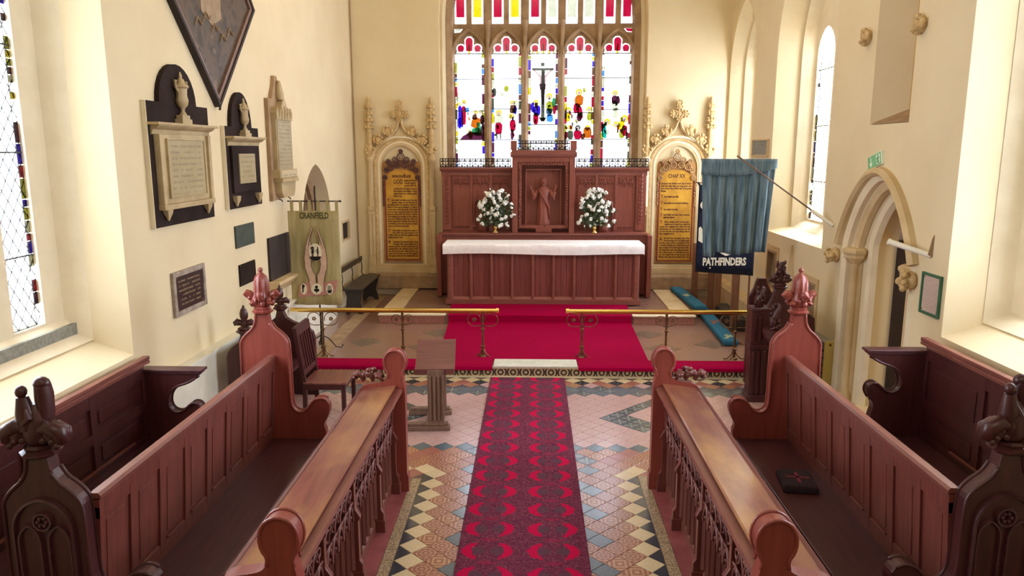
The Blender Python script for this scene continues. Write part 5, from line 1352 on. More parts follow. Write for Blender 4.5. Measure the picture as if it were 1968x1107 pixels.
def board(cx, label, title, blocks):
    t = thing('commandment_board', label, 'wall tablet', (cx, EW, .285))
    zb = .50
    b = MB(); b.box(-.68, .68, -.16, 0, 0.0, .24); b.prism([(-.16, .24), (-.10, .29), (0, .29), (0, .24)], 'x', -.68, .68); b.build('plinth', M['stone_dark'], t, bevel=.01)
    b = MB(); b.box(-.64, .64, -.10, 0, .29, .42); b.box(-.60, .60, -.07, 0, .42, .47); b.build('sill', M['stone'], t, bevel=.01)
    # arch surround: wall slab with moulded orders
    op = arch_loop(0, .375, .47, 2.30, .42, 10); ot = arch_loop(0, .60, .42, 2.36, .55, 10)
    b = MB(); b.ring(ot, op, 'y', -.045, 0); b.build('surround', M['stone'], t)
    for hw, y, m in ((.575, -.075, M['stone_pale']), (.50, -.055, M['carved']), (.425, -.05, M['stone_pale'])):
        lp = arch_loop(0, hw, .47, 2.33, .42 + (hw - .375) * .6, 10); b = MB(); b.sweep(lp[1:] + [lp[0]], [(.018, y), (.03, -.03), (-.03, -.03), (-.012, y)]); b.build('arch_moulding', m, t, smooth=True, angle=35)
    # ogee gable above the arch
    for sx in (-1, 1):
        pts = [(sx * .60, 2.36), (sx * .53, 2.56), (sx * .42, 2.71), (sx * .27, 2.83), (sx * .14, 2.93), (sx * .06, 3.04), (sx * .012, 3.18)]
        if sx < 0: pts = pts[::-1]
        b = MB(); b.sweep(pts, [(.022, -.075), (.03, -.0), (-.03, -.0), (-.022, -.07), (0, -.09)]); oh = b.build('ogee_hood', M['stone'], t, smooth=True, angle=35)
        for k, (x, z) in enumerate(((.58, 2.62), (.42, 2.80), (.23, 2.96))):
            c = MB(); rr = random.Random(k + 3); c.ell((sx * x, -.05, z + .02), (.085, .05, .08), 8, 5)
            for q in range(16):
                a = rr.uniform(0, 2 * PI); c.ell((sx * x + .082 * math.cos(a), -.065 - rr.uniform(0, .03), z + .03 + .08 * math.sin(a)), (.03, .024, .03), 6, 4)
            c.build('crocket', M['carved'], oh, smooth=True)
    b = MB(); b.lathe([(.03, 0), (.04, .04), (.025, .06), (.03, .10)], (0, -.05, 3.14), 8)
    for x, z, r in ((-.11, 3.29, .075), (.11, 3.29, .075), (0, 3.30, .08), (0, 3.42, .07), (0, 3.49, .055), (0, 3.21, .055)):
        b.ell((x, -.055, z), (r, .045, r), 8, 6)
        for q in range(7):
            a = q * 2 * PI / 7; b.ell((x + r * .8 * math.cos(a), -.085, z + r * .8 * math.sin(a)), (.02, .018, .02), 6, 4)
    b.lathe([(.035, 0), (.045, .03), (.03, .07), (.008, .10)], (0, -.055, 3.46), 8); b.build('finial', M['carved'], t, smooth=True)
    # side shafts with crocketed pinnacles
    for sx in (-1, 1):
        x = sx * .585
        b = MB(); b.box(x - .075, x + .075, -.13, 0, .29, .42); b.box(x - .065, x + .065, -.12, 0, .42, .55); b.prism([(x - .06, -.11), (x + .06, -.11), (x + .06, 0), (x - .06, 0)], 'z', .55, 1.55)
        frame_box(b, x - .025, x + .025, .66, 1.42, .02, -.125, -.10)
        b.prism([(x, 1.65), (x - .06, 1.50), (x + .06, 1.50)], 'y', -.13, -.02); b.box(x - .07, x + .07, -.125, 0, 1.53, 1.58)
        b.build('buttress', M['stone'], t, bevel=.006)
        b = MB(); b.lathe([(.058, 0), (.058, .85), (.075, .88), (.08, .92), (.055, .96)], (x, -.06, 1.55), 8, rot=.5); b.build('shaft', M['stone_pale'] if cx > 0 else M['stone'], t, smooth=True, angle=40)
        b = MB(); b.lathe([(.058, 0), (.054, .45), (.042, .80), (.03, 1.0), (.03, 1.04), (.015, 1.10)], (x, -.05, 2.50), 8, rot=.5)
        for k in range(4):
            z = 3.05 + k * .125; r = .07 - k * .008
            for q in range(5):
                a = PI + q * PI / 4; b.ell((x + r * math.cos(a), -.05 + r * .8 * math.sin(a), z), (.036, .033, .030), 6, 4)
                b.ell((x + r * 1.15 * math.cos(a), -.05 + r * .9 * math.sin(a), z + .035), (.022, .02, .024), 6, 4)
        b.ell((x, -.05, 3.56), (.03, .03, .05), 8, 5); b.build('pinnacle', M['carved'], t, smooth=True, angle=50)
    # gilded board
    b = MB(); bp = [(-.375, .50), (.375, .50), (.375, 2.38), (.33, 2.42), (.0, 2.44), (-.33, 2.42), (-.375, 2.38)]; b.prism(bp, 'y', -.03, -.006); b.build('frame_panel', GOLDD, t)
    b = MB(); b.prism([(-.30, .56), (.30, .56), (.30, 2.10), (.22, 2.22), (.10, 2.26), (-.10, 2.26), (-.22, 2.22), (-.30, 2.10)], 'y', -.036, -.03); b.build('gilded_panel', GOLD, t)
    b = MB()
    for x0, x1 in ((-.33, -.315), (.315, .33)): b.box(x0, x1, -.040, -.03, .54, 2.05)
    b.box(-.33, .33, -.040, -.03, .54, .552); b.build('painted_border', INKR, t)
    b = MB()
    for (x, z, r) in ((-.20, 2.32, .06), (-.07, 2.36, .055), (.07, 2.36, .055), (.20, 2.32, .06), (0, 2.50, .07), (-.11, 2.45, .05), (.11, 2.45, .05), (-.28, 2.26, .045), (.28, 2.26, .045), (-.31, 2.12, .04), (.31, 2.12, .04), (0, 2.61, .035), (-.24, 2.42, .04), (.24, 2.42, .04)):
        b.tube([(x + r * math.cos(a * PI / 5), -.06, z + r * math.sin(a * PI / 5)) for a in range(10)], .012, 5, closed=True)
        for q in range(5):
            a = q * 2 * PI / 5 + x * 9; b.ell((x + r * .45 * math.cos(a), -.06, z + r * .45 * math.sin(a)), (.013, .01, .013), 5, 4)
    b.build('cusped_leafwork', PUR if cx < 0 else GILT, t, smooth=True)
    b = MB()
    for sx in (-1, 1):
        for k in range(14):
            z = 2.05 - k * .035; b.ell((sx * (.345 + .012 * (k % 2)), -.045, z), (.016, .012, .02), 5, 4)
    b.build('leaf_edge', PUR if cx < 0 else GILT, t, smooth=True)
    text_obj('title', title, .10, (0, -.037, 2.12), INK, t, .36 if cx < 0 else .32, bold=.003)
    for (body, z, size, x0, x1, col) in blocks:
        if z < .575: continue
        text_obj('lettering', body, size, (x0, -.037, z), col, t, x1 - x0, 'LEFT', bold=.0020)
    return t
def para(words, z, size, x0, x1, per, first=0, col=None):
    """break words into lines of about `per` characters"""
    out = []; line = ''; x = x0 + first; n = per
    nf = int(per * (x1 - x0 - first) / (x1 - x0)); lim = nf; ln = 0
    for w_ in words.split():
        if len(line) + len(w_) + 1 > lim and line:
            out.append((line, z, size, x if ln < 2 and first else x0, x1, col or INK)); z -= size * 1.05; line = w_; ln += 1; lim = nf if ln < 2 and first else per
        else: line = (line + ' ' + w_).strip()
    if line: out.append((line, z, size, x if ln < 2 and first else x0, 0, col or INK)); z -= size * 1.05
    return out, z
bl = [('GOD', 2.0, .12, -.16, 0.02, INK)]
p, z = para('spake all these words saying I am the LORD thy God which have brought thee out', 2.05, .046, .05, .285, 15); bl += p[:3]
p, z = para('of the land of Egypt out of the house of bondage. Thou shalt have no other gods before me.', 1.895, .044, -.16, .285, 30); bl += p
bl.append(('T', z - .05, .085, -.285, -.24, INKR))
p, z = para('hou shalt not make unto thee any graven image or any likeness of any thing that is in heaven above or that is in the earth beneath or that is in the water under the earth. Thou shalt not bow down thyself to them nor serve them for I the LORD thy God am a jealous God visiting the iniquity of the fathers upon the children unto the third and fourth generation of them that hate me and shewing mercy unto thousands of them that love me and keep my commandments.', z - .03, .043, -.285, .29, 40, .09); bl += p
bl.append(('T', z - .06, .085, -.285, -.24, INKR))
p, z = para('hou shalt not take the name of the LORD thy God in vain for the LORD will not hold him guiltless that taketh his name in vain.', z - .04, .043, -.285, .29, 40, .09); bl += p
bl.append(('R', z - .06, .085, -.285, -.24, INK))
p, z = para('emember the sabbath day to keep it holy. Six days shalt thou labour and do all thy work but the seventh day is the sabbath of the LORD thy God. In it thou shalt not do any work thou nor thy son nor thy daughter thy manservant nor thy maidservant nor thy cattle nor thy stranger that is within thy gates. For in six days the LORD made heaven and earth the sea and all that in them is and rested the seventh day wherefore the LORD blessed the sabbath day and hallowed it.', z - .04, .043, -.285, .29, 40, .09); bl += p
board(-2.50, 'stone-canopied gilded text board headed exodus, left of the altar', 'exodus', bl)
bl = []
p, z = para('Honour thy father and thy mother that thy days may be long upon the land which the LORD thy God giveth thee', 2.0, .045, -.285, .29, 36); bl += p
for s_ in ('hou shalt not kill.', 'hou shalt not commit adultery.', 'hou shalt not steal.'):
    z -= .07; bl.append(('T', z, .085, -.285, -.24, INKR)); bl.append((s_, z + .01, .05, -.22, .05 if len(s_) < 22 else .24, INK)); z -= .05
z -= .06; bl.append(('T', z, .085, -.285, -.24, INKR)); p, z = para('hou shalt not bear false witness against thy neighbour.', z + .02, .045, -.22, .27, 32); bl += p
z -= .06; bl.append(('T', z, .085, -.285, -.24, INKR)); p, z = para("hou shalt not covet thy neighbour's house thou shalt not covet thy neighbour's wife nor his manservant nor his maidservant nor his ox nor his ass nor any thing that is thy neighbour's.", z + .02, .043, -.285, .29, 38, .09); bl += p
z -= .06; bl.append(('A', z - .02, .10, -.285, -.22, INK)); p, z = para('nd all the people saw the thunderings and the lightnings and the noise of the trumpet and the mountain smoking and when the people saw it they removed and stood afar off. And they said unto Moses Speak thou with us and we will hear but let not God speak with us lest we die. And Moses said unto the people Fear not for God is come to prove you and that his fear may be before your faces that ye sin not.', z + .02, .043, -.285, .29, 38, .09); bl += p
board(2.70, 'stone-canopied gilded text board headed chap xx, right of the altar', 'CHAP XX', bl)

# ---------------------------------------------------------------- communion rails
def rail(x0, x1, posts, label, loop_in):
    t = thing('communion_rail', label, 'altar rail', group='brass communion rails')
    y = 9.82; zt = .785
    b = MB(); b.tube([(x0, y, zt), (x1, y, zt)], .026, 16); b.tube([(loop_in - .02, y, zt), (loop_in + .02, y, zt)], .034, 16)
    b.build('handrail', M['brass'], t, smooth=True, angle=50)
    b = MB(); b.box(x0 + .1, x1 - .1, y - .012, y + .012, zt - .034, zt - .026); b.build('under_bar', M['brass'], t)
    for k, x in enumerate(posts):
        big = abs(x) < 1 or abs(x) > 2.6
        b = MB(); b.lathe([(.05, 0), (.045, .02), (.022, .03), (.018, .12), (.03, .13), (.03, .15), (.015, .16), (.014, .36), (.026, .37), (.026, .39), (.015, .40), (.013, .58), (.02, .60), (.014, .62), (.016, .63)], (x, y, .150 if abs(x) < 1 else .134), 10)
        po = b.build('post', M['iron_brass'], t, smooth=True, angle=40)
        for sx in (-1, 1):
            s_ = 1.55 if big else 1.1
            b = MB(); z0 = .135 + .44
            pts = [(x, y, z0)]
            for i in range(15):
                a = -PI / 2 + i * (PI * 1.6) / 14
                pts.append((x + sx * s_ * (.075 + .058 * math.cos(a) * 1.0), y, z0 + .085 + s_ * .058 * math.sin(a)))
            b.tube(pts, .006, 5)
            if k != 2 or sx < 0:
                c = (x + sx * s_ * .075, y, z0 + .085)
                for q in range(5): a = q * 2 * PI / 5; b.ell((c[0] + .018 * math.cos(a), y, c[2] + .018 * math.sin(a)), (.013, .006, .013), 6, 4)
            b.build('scroll_bracket', M['iron_brass'], po, smooth=True)
            if big:
                b = MB(); b.tube([(x, y, .135 + .16), (x + sx * .03, y, .135 + .07), (x + sx * .09, y, .145), (x + sx * .14, y, .143)], .007, 5); b.build('foot_scroll', M['iron_brass'], po, smooth=True)
    return t
rail(-3.28, -.46, (-2.85, -1.76, -.67), 'polished brass altar rail on scrolled posts, left of the opening', -.47)
rail(.46, 2.90, (.67, 1.80, 2.72), 'polished brass altar rail on scrolled posts, right of the opening', .47)

# ---------------------------------------------------------------- draped cloths
def drape(mb, x0, x1, z0, z1, y, amp, waves, ph=0, nx=48, nz=10, th=.006, sag=0.0, flare=0.0, edge=None):
    vs = []; fs = []
    for lay in (0, 1):
        for j in range(nz + 1):
            v = j / nz
            for i in range(nx + 1):
                u = i / nx; x = x0 + (x1 - x0) * u + flare * (u - .5) * v
                yy = y + amp * (.25 + .75 * v) * (math.sin(2 * PI * waves * u + ph) + .4 * math.sin(2 * PI * waves * 2.3 * u + 1 + ph)) + th * lay
                zz = z1 + (z0 - z1) * v + sag * math.sin(PI * u) * v + (edge(u) * v if edge else 0)
                vs.append((x, yy, zz))
    W_ = nx + 1; L = (nz + 1) * W_
    for j in range(nz):
        for i in range(nx):
            a = j * W_ + i; fs += [(a, a + 1, a + W_ + 1, a + W_), (L + a, L + a + W_, L + a + W_ + 1, L + a + 1)]
    for i in range(nx): fs += [(i, L + i, L + i + 1, i + 1), (nz * W_ + i, nz * W_ + i + 1, L + nz * W_ + i + 1, L + nz * W_ + i)]
    for j in range(nz): a = j * W_; fs.append((a, a + W_, L + a + W_, L + a)); a += nx; fs.append((a, L + a, L + a + W_, a + W_))
    mb.add(vs, fs); return mb
# green banner on its iron stand
t = thing('banner', 'olive green hanging banner lettered CRANFIELD with two praying hands', 'banner', (-2.97, 10.10, .135), 0)
X0, X1, Z1, Z0 = -.33, .33, 1.965, .66
b = MB(); drape(b, X0 - .04, X1, Z0, Z1, -.01, .012, 2.2, nx=40); b.build('cloth', M['olive'], t, smooth=True)
for k in range(6):
    x = -.33 + k * .123; b = MB(); b.box(x, x + .034, -.016, -.010, 1.95, 2.105); b.box(x, x + .034, .014, .02, 1.95, 2.105); b.box(x, x + .034, -.016, .02, 2.10, 2.106); b.build('hanging_tab', M['olive'], t)
b = MB(); b.tube([(-.37, .002, 2.095), (.345, .002, 2.095)], .009, 8); b.ell((.355, .002, 2.095), .016, 8, 6); b.build('cross_pole', M['iron'], t, smooth=True)
b = MB(); b.tube([(.0, .04, .02), (.0, .04, 2.3)], .011, 8); b.build('upright', M['iron'], t, smooth=True)
for a in range(4):
    q = a * PI / 2 + .4; b = MB(); dx, dy = math.cos(q), math.sin(q)
    b.tube([(0, .04, .22), (dx * .10, .04 + dy * .10, .16), (dx * .2, .04 + dy * .2, .03), (dx * .27, .04 + dy * .27, .01), (dx * .30, .04 + dy * .30, .04), (dx * .28, .04 + dy * .28, .06)], .008, 6); b.build('foot', M['iron'], t, smooth=True)
text_obj('lettering', 'CRANFIELD', .115, (.0, -.045, 1.865), M['olive_ink'], t, .40, bold=.003)
def flat(poly, y, th, name, mat, parent, off=(0, 0), sc=1.0):
    b = MB(); b.prism([(off[0] + p[0] * sc, off[1] + p[1] * sc) for p in poly], 'y', y - th, y); return b.build(name, mat, parent)
hand = [(.012, .0), (.10, -.02), (.115, .18), (.165, .36), (.17, .50), (.145, .66), (.10, .80), (.055, .93), (.03, .98), (.024, .95), (.045, .86), (.065, .76), (.05, .62), (.06, .5), (.075, .40), (.05, .30), (.012, .24)]
for sx in (-1, 1): flat([(sx * p[0], p[1]) for p in hand], -.036, .004, 'hand_shape', M['skinfelt'], t, (-.005, .86), .92)
lines = MB()
for sx in (-1, 1):
    lines.tube([(-.005 + sx * .92 * p[0], -.041, .86 + .92 * p[1]) for p in hand], .0028, 4, closed=True)
    for q in ((.09, .70, .045, .90), (.11, .66, .062, .86)): lines.tube([(-.005 + sx * .92 * q[0], -.042, .86 + .92 * q[1]), (-.005 + sx * .92 * q[2], -.042, .86 + .92 * q[3])], .002, 4)
lines.build('stitched_outline', M['olive_ink'], t)
flat(circle(-.005, 1.40, .088, .125, 20), -.042, .004, 'white_oval', M['cream_felt'], t)
flat([(-.085, 1.345), (.075, 1.345), (.06, 1.31), (.02, 1.285), (-.03, 1.285), (-.07, 1.31)], -.047, .003, 'black_boat_shape', M['blackfelt'], t)
g = MB()
g.prism(circle(-.042, 1.468, .014, .016, 8), 'y', -.050, -.046); g.prism([(-.062, 1.39), (-.022, 1.39), (-.034, 1.45), (-.050, 1.45)], 'y', -.050, -.046)
for dx in (-.048, -.036): g.box(dx - .004, dx + .004, -.050, -.046, 1.345, 1.392)
g.prism(circle(.03, 1.462, .008, .016, 8), 'y', -.050, -.046); g.prism([(.018, 1.385), (.042, 1.385), (.038, 1.45), (.022, 1.45)], 'y', -.050, -.046); g.box(.024, .029, -.05, -.046, 1.345, 1.39); g.box(.031, .036, -.05, -.046, 1.345, 1.39)
g.tube([(-.03, -.048, 1.44), (-.008, -.048, 1.415), (.02, -.048, 1.44)], .004, 4); g.box(-.066, -.055, -.05, -.046, 1.44, 1.47); g.box(-.03, -.019, -.05, -.046, 1.44, 1.47)
g.build('child_silhouettes', M['blackfelt'], t)
flat([(-.27, .78), (-.25, .95), (-.13, .985), (.13, .985), (.29, 1.02), (.25, .86), (.22, .84), (.07, .80), (-.08, .80), (-.24, .77)], -.034, .004, 'pink_ribbon', M['pinkfelt'], t)
for k, (x, rx) in enumerate(((-.19, .045), (-.01, .072), (.17, .05))):
    flat(circle(x, .89, rx, .078, 18), -.043, .004, 'white_badge', M['cream_felt'], t)
    g = MB()
    if k == 1:
        for a in (90, 210, 330): g.prism(circle(x + .03 * math.cos(R(a if a == 90 else (a + 30 if a == 210 else a - 30) )), .89 + .03 * math.sin(R(a)), .022, .022, 10), 'y', -.051, -.047)
        g.box(x - .005, x + .005, -.051, -.047, .83, .90)
    elif k == 0:
        g.prism([(x - .02, .84), (x - .005, .84), (x + .0, .90), (x + .02, .93), (x + .005, .955), (x - .02, .93)], 'y', -.051, -.047); g.ell((x - .008, -.049, .945), (.012, .004, .012), 6, 4)
    else:
        g.prism([(x - .035, .87), (x + .035, .88), (x + .02, .835), (x - .02, .835)], 'y', -.051, -.047)
        for q in (-.02, 0, .02): g.box(x + q - .004, x + q + .004, -.051, -.047, .875, .94)
    g.build('badge_emblem', M['blackfelt'], t)

# navy banner and the blue cloth hanging from the wall pole
t = thing('banner', 'navy banner lettered PATHFINDERS hanging behind the faded blue cloth', 'banner', (2.72, 10.6, .135), 3)
b = MB(); drape(b, -.40, .43, 1.07, 2.30, 0, .010, 1.6, nx=30, edge=lambda u: -.06 * u); b.build('cloth', M['navy'], t, smooth=True)
text_obj('lettering', 'PATHFINDERS', .15, (.0, -.03, 1.17), M['cream_felt'], t, .62, bold=.006)
flat(circle(-.20, 1.13, .012, .012, 8), -.022, .004, 'white_dot', M['cream_felt'], t)
flat([(-.385, 1.52), (-.30, 1.47), (-.30, 1.63), (-.36, 1.72), (-.385, 1.70)], -.022, .006, 'cream_shape', M['cream_felt'], t)
flat([(-.06, 1.34), (.02, 1.30), (.08, 1.32), (.09, 1.40), (-.03, 1.42)], -.022, .006, 'cream_shape', M['cream_felt'], t)
flat(circle(-.30, 2.02, .08, .07, 12), -.022, .006, 'cream_shape', M['cream_felt'], t)
b = MB(); b.tube([(-.46, .0, 2.33), (.5, .0, 2.33)], .008, 8); b.build('cross_pole', M['pine'], t, smooth=True)
b = MB(); b.prism([(-.40, 2.28), (-.36, 2.28), (-.41, 2.34), (-.43, 2.34)], 'y', -.01, .01); b.build('corner_tie', M['navy'], t)
b = MB(); b.tube([(.40, .05, .0), (.40, .05, 2.36)], .014, 8); b.lathe([(.11, 0), (.10, .02), (.03, .04), (.02, .10)], (.40, .05, 0), 12); b.build('stand', M['pine'], t, smooth=True, angle=40)
t = thing('hanging_flag', 'faded blue pleated flag hanging from a slanting pole on the right', 'flag', (2.655, 9.86, 0))
def flag_edge(u): return .0 if u > .22 else -.06
b = MB(); drape(b, -.47, .485, 1.57, 2.79, 0, .036, 6.5, nx=80, nz=14, flare=-.14, edge=lambda u: -.045 if u < .2 else .02 * math.sin(u * 9)); b.build('cloth', M['blue_flag'], t, smooth=True)
b = MB(); drape(b, -.475, .49, 2.60, 2.80, -.035, .010, 3, ph=1, nx=50, nz=4, edge=lambda u: -.05 * math.sin(PI * u) + .08 * u); b.build('top_fold', M['blue_flag'], t, smooth=True)
b = MB(); b.tube([(-.48, 0, 2.795), (.49, 0, 2.785)], .009, 6); b.build('cross_bar', M['pine'], t, smooth=True)
t = thing('flag_pole', 'thin grey pole slanting from the wall bracket in front of the blue flag', 'flag pole')
tip = Vector((2.62, 9.78, 2.835)); base = Vector((3.42, 9.20, 2.17)); wl = Vector((3.60, 9.02, 2.02))
b = MB(); b.tube([tip, base], .010, 8); b.ell(tip, .014, 6, 4); b.build('pole', M['oak'], t, smooth=True)
b = MB(); b.tube([base + (base - wl).normalized() * .03, wl], .024, 10); b.build('socket', M['pipe_white'], t, smooth=True, angle=50)
t = thing('pole_socket', 'empty cream pole socket slanting out of the arch to the right', 'bracket')
b = MB(); b.tube([(3.36, 7.10, 2.06), (3.60, 6.78, 1.97)], [.026, .026], 10); b.tube([(3.355, 7.105, 2.062), (3.37, 7.09, 2.055)], .030, 10); b.build('tube', M['pipe_white'], t, smooth=True, angle=50)
b = MB(); b.prism([(3.60, 1.96), (3.60, 2.16), (3.585, 2.12), (3.56, 1.98)], 'y', 6.76, 6.775); b.build('wall_plate', M['stone_dark'], t)

# brown rack with square posts behind the navy banner
t = thing('wooden_rack', 'brown wooden rack with tall square posts behind the navy banner', 'rack', (0, 0, 0))
for x, y, z0, z1 in ((2.98, 13.6, .135, 1.25), (3.16, 13.1, .135, 1.12), (3.14, 12.55, .135, 1.25), (3.14, 11.45, .135, 1.3)):
    b = MB(); b.box(x - .055, x + .055, y - .03, y + .03, z0, z1); b.build('post', M['pine'], t, bevel=.005)
b = MB(); b.box(3.10, 3.18, 11.42, 13.6, 1.22, 1.28); b.build('top_rail', M['pine'], t, bevel=.004)
b = MB(); b.box(3.12, 3.36, 11.4, 12.7, .135, .32); b.build('base_box', M['dark'], t, bevel=.008)

# ---------------------------------------------------------------- long kneelers, bench
def kneeler(p0, p1, wdt, h, label, motifs):
    d = Vector((p1[0] - p0[0], p1[1] - p0[1], p1[2] - p0[2])); L = d.length
    t = thing('long_kneeler', label, 'kneeler', p0, 0, group='long blue kneelers on the right of the sanctuary')
    t.rotation_euler = d.to_track_quat('Y', 'Z').to_euler()
    b = MB(); b.box(-wdt / 2, wdt / 2, 0, L, 0, h); b.build('cover', M['blue_kneeler'], t, bevel=.03)
    for (y, m) in motifs:
        b = MB(); rr = random.Random(int(y * 10))
        for k in range(9): b.prism(circle(rr.uniform(-.06, .06), y + rr.uniform(-.10, .10), rr.uniform(.015, .035), rr.uniform(.02, .04), 7), 'z', h - .001, h + .003 + .0004 * k)
        b.build('embroidered_motif', M[m], t)
kneeler((2.86, 10.50, .137), (2.96, 13.00, .137), .22, .085, 'long blue embroidered kneeler nearest the rail, on the right', ((.22, 'kneeler_yellow'), (1.15, 'kneeler_red'), (1.95, 'kneeler_red')))
kneeler((2.80, 12.25, .288), (2.72, 14.0, .288), .22, .085, 'long blue kneeler further back on the right beneath the text board', ((.9, 'kneeler_yellow'),))
t = thing('bench', 'dark plank bench with a thin back rail against the left wall by the altar', 'bench', (-3.06, 13.15, .135), 0)
b = MB(); b.box(-.17, .17, -.80, .78, .43, .465); b.build('seat', M['oak_dark'], t, bevel=.006)
for y in (-.66, .64):
    b = MB(); b.prism([(-.15, 0), (-.09, 0), (-.04, .06), (.04, .06), (.09, 0), (.15, 0), (.13, .12), (.10, .20), (.14, .34), (.16, .43), (-.16, .43), (-.12, .3), (-.14, .15)], 'y', y - .025, y + .025); b.build('bench_end', M['oak_dark'], t, bevel=.004)
b = MB(); b.box(-.205, -.175, -.84, .80, .72, .81); b.build('back_rail', M['oak_dark'], t, bevel=.005)
for y in (-.74, -.02, .72): b = MB(); b.tube([(-.15, y, .45), (-.18, y, .52), (-.165, y, .62), (-.188, y, .76)], .009, 6); b.build('rail_iron', M['iron'], t, smooth=True)

# ---------------------------------------------------------------- wall tablets on the left wall
def inscription(name, base, ink, x0, x1, z0, z1, pitch=.05, cw=.035, bmat=None, rough=.5):
    t = NT(name); X, Y, Z = t.xyz(); n = t.noise(5, 4); bc = t.ramp(n, [(.3, base), (.7, bmat or base)])
    r = t.math('DIVIDE', Z, pitch); fr = t.math('FRACT', r); row = t.math('FLOOR', r)
    line = t.math('MULTIPLY', t.math('GREATER_THAN', fr, .32), t.math('LESS_THAN', fr, .68))
    v = t.n('ShaderNodeCombineXYZ'); t.l(t.math('FLOOR', t.math('DIVIDE', X, cw)), v.inputs[0]); t.l(row, v.inputs[1])
    wn = t.n('ShaderNodeTexWhiteNoise', noise_dimensions='2D'); t.l(v.outputs[0], wn.inputs['Vector'])
    letters = t.math('GREATER_THAN', t.noise(140, 2, (1, 1, .3)), .47)
    f = t.math('MULTIPLY', line, t.math('GREATER_THAN', wn.outputs['Value'], .22)); f = t.math('MULTIPLY', f, letters)
    for s_, lim in ((X, (x0, x1)), (Z, (z0, z1))):
        f = t.math('MULTIPLY', f, t.math('MULTIPLY', t.math('GREATER_THAN', s_, lim[0]), t.math('LESS_THAN', s_, lim[1])))
    t.color(t.mix(t.math('MULTIPLY', f, .5), bc, ink)); t.set(rough); return t.m
def urn(mb, x, y, z, s):
    mb.box(x - .11 * s, x + .11 * s, y - .02, y + .06, z, z + .05 * s); mb.box(x - .085 * s, x + .085 * s, y - .01, y + .05, z + .05 * s, z + .09 * s)
    mb.lathe([(.05 * s, .09 * s), (.05 * s, .10 * s), (.025 * s, .13 * s), (.03 * s, .16 * s), (.07 * s, .19 * s), (.085 * s, .24 * s), (.07 * s, .29 * s), (.075 * s, .36 * s), (.10 * s, .375 * s), (.10 * s, .39 * s), (.06 * s, .41 * s), (.045 * s, .45 * s), (.02 * s, .47 * s), (.025 * s, .49 * s), (.005 * s, .53 * s)], (x, y + .02, z), 20, ry=.7, flute=10, fa=.03)
    for sx in (-1, 1): mb.tube([(x + sx * .075 * s, y + .02, z + .33 * s), (x + sx * .12 * s, y + .02, z + .37 * s), (x + sx * .125 * s, y + .02, z + .44 * s), (x + sx * .10 * s, y + .02, z + .43 * s)], .013 * s, 6)
def memorial(u0, u1, z0, z1, zs, zapex, label, slatepanel):
    """black-backed tablet: shoulders at zs, round head to zapex"""
    uc = (u0 + u1) / 2; w_ = (u1 - u0) / 2; t = wall_root(thing, 'memorial_tablet', 'L', uc, 0, label=label, cat='wall tablet', group=None)
    hw = w_ * .60
    out = [(-w_, z0), (w_, z0), (w_, zs), (hw, zs)] + [(hw * math.cos(PI * k / 14), zs + (zapex - zs) * math.sin(PI * k / 14)) for k in range(15)] + [(-hw, zs), (-w_, zs)]
    b = MB(); b.prism(out, 'y', -.045, 0); b.build('back_slab', M['slate'], t, bevel=.004)
    b = MB(); b.box(-w_ - .004, -w_ + .004, -.046, -.002, z0, zs); b.build('pale_edge', M['stone_pale'], t)
    zc = z1; h = zc - z0
    b = MB(); b.prism([(-.03, zc - .10), (-.06, zc - .09), (-.07, zc - .05), (-.10, zc - .04), (-.13, zc - .02), (-.135, zc), (0, zc), (0, zc - .10)], 'x', -w_ * .93, w_ * .93)
    b.sm = [False] * len(b.sm); b.v = [(v[0], v[1], v[2]) for v in b.v]
    b.box(-w_ * 1.0, w_ * 1.0, -.15, -.03, zc - .012, zc + .012); b.build('cornice', M['marble'], t, bevel=.003)
    pm = M['slate'] if slatepanel else M['marble']
    zb = z0 + h * .22
    b = MB(); b.box(-w_ * .80, w_ * .80, -.075, -.04, zb, zc - .09); b.build('tablet_body', pm, t, bevel=.004)
    if not slatepanel:
        b = MB(); 
        for sx in (-1, 1): b.box(sx * w_ * .80 - .03, sx * w_ * .80 + .03, -.10, -.04, zb - .02, zc - .09)
        b.box(-w_ * .86, w_ * .86, -.105, -.04, zb - .05, zb); b.build('pilaster_frame', M['marble'], t, bevel=.004)
    k = .60 if not slatepanel else .48
    im = inscription('inscribed_marble', '#9C8C62', '#5E5238', -w_ * k * .85, w_ * k * .85, zb + .08, zc - .18, .055, .05, '#AA9A70', .6)
    b = MB(); b.box(-w_ * k, w_ * k, -.088, -.07, zb + (.06 if not slatepanel else .10), zc - (.14 if not slatepanel else .18)); b.build('inscribed_panel', im, t, bevel=.003)
    if not slatepanel:
        b = MB(); frame_box(b, -w_ * k, w_ * k, zb + .06, zc - .14, .012, -.098, -.07); b.build('panel_moulding', M['marble'], t, bevel=.003)
    b = MB(); urn(b, 0, -.10, zc + .012, (zapex - zc) / .62); b.build('urn', M['marble'], t, smooth=True, angle=45)
    for sx in (-1, 1):
        b = MB(); b.lathe([(.008, -.12), (.02, -.10), (.03, -.08), (.05, -.05), (.055, -.02), (.06, 0)], (sx * w_ * .68, -.07, zb - .03), 10, ry=.7, flute=5, fa=.1); b.build('bracket', M['marble'], t, smooth=True, angle=50)
    return t
memorial(6.54, 7.79, 2.22, 3.14, 3.335, 3.70, 'large black and cream memorial tablet with an urn, nearest the window', False)
memorial(8.19, 9.20, 2.26, 3.05, 3.17, 3.56, 'smaller black memorial tablet with urn, between two other wall tablets', True)
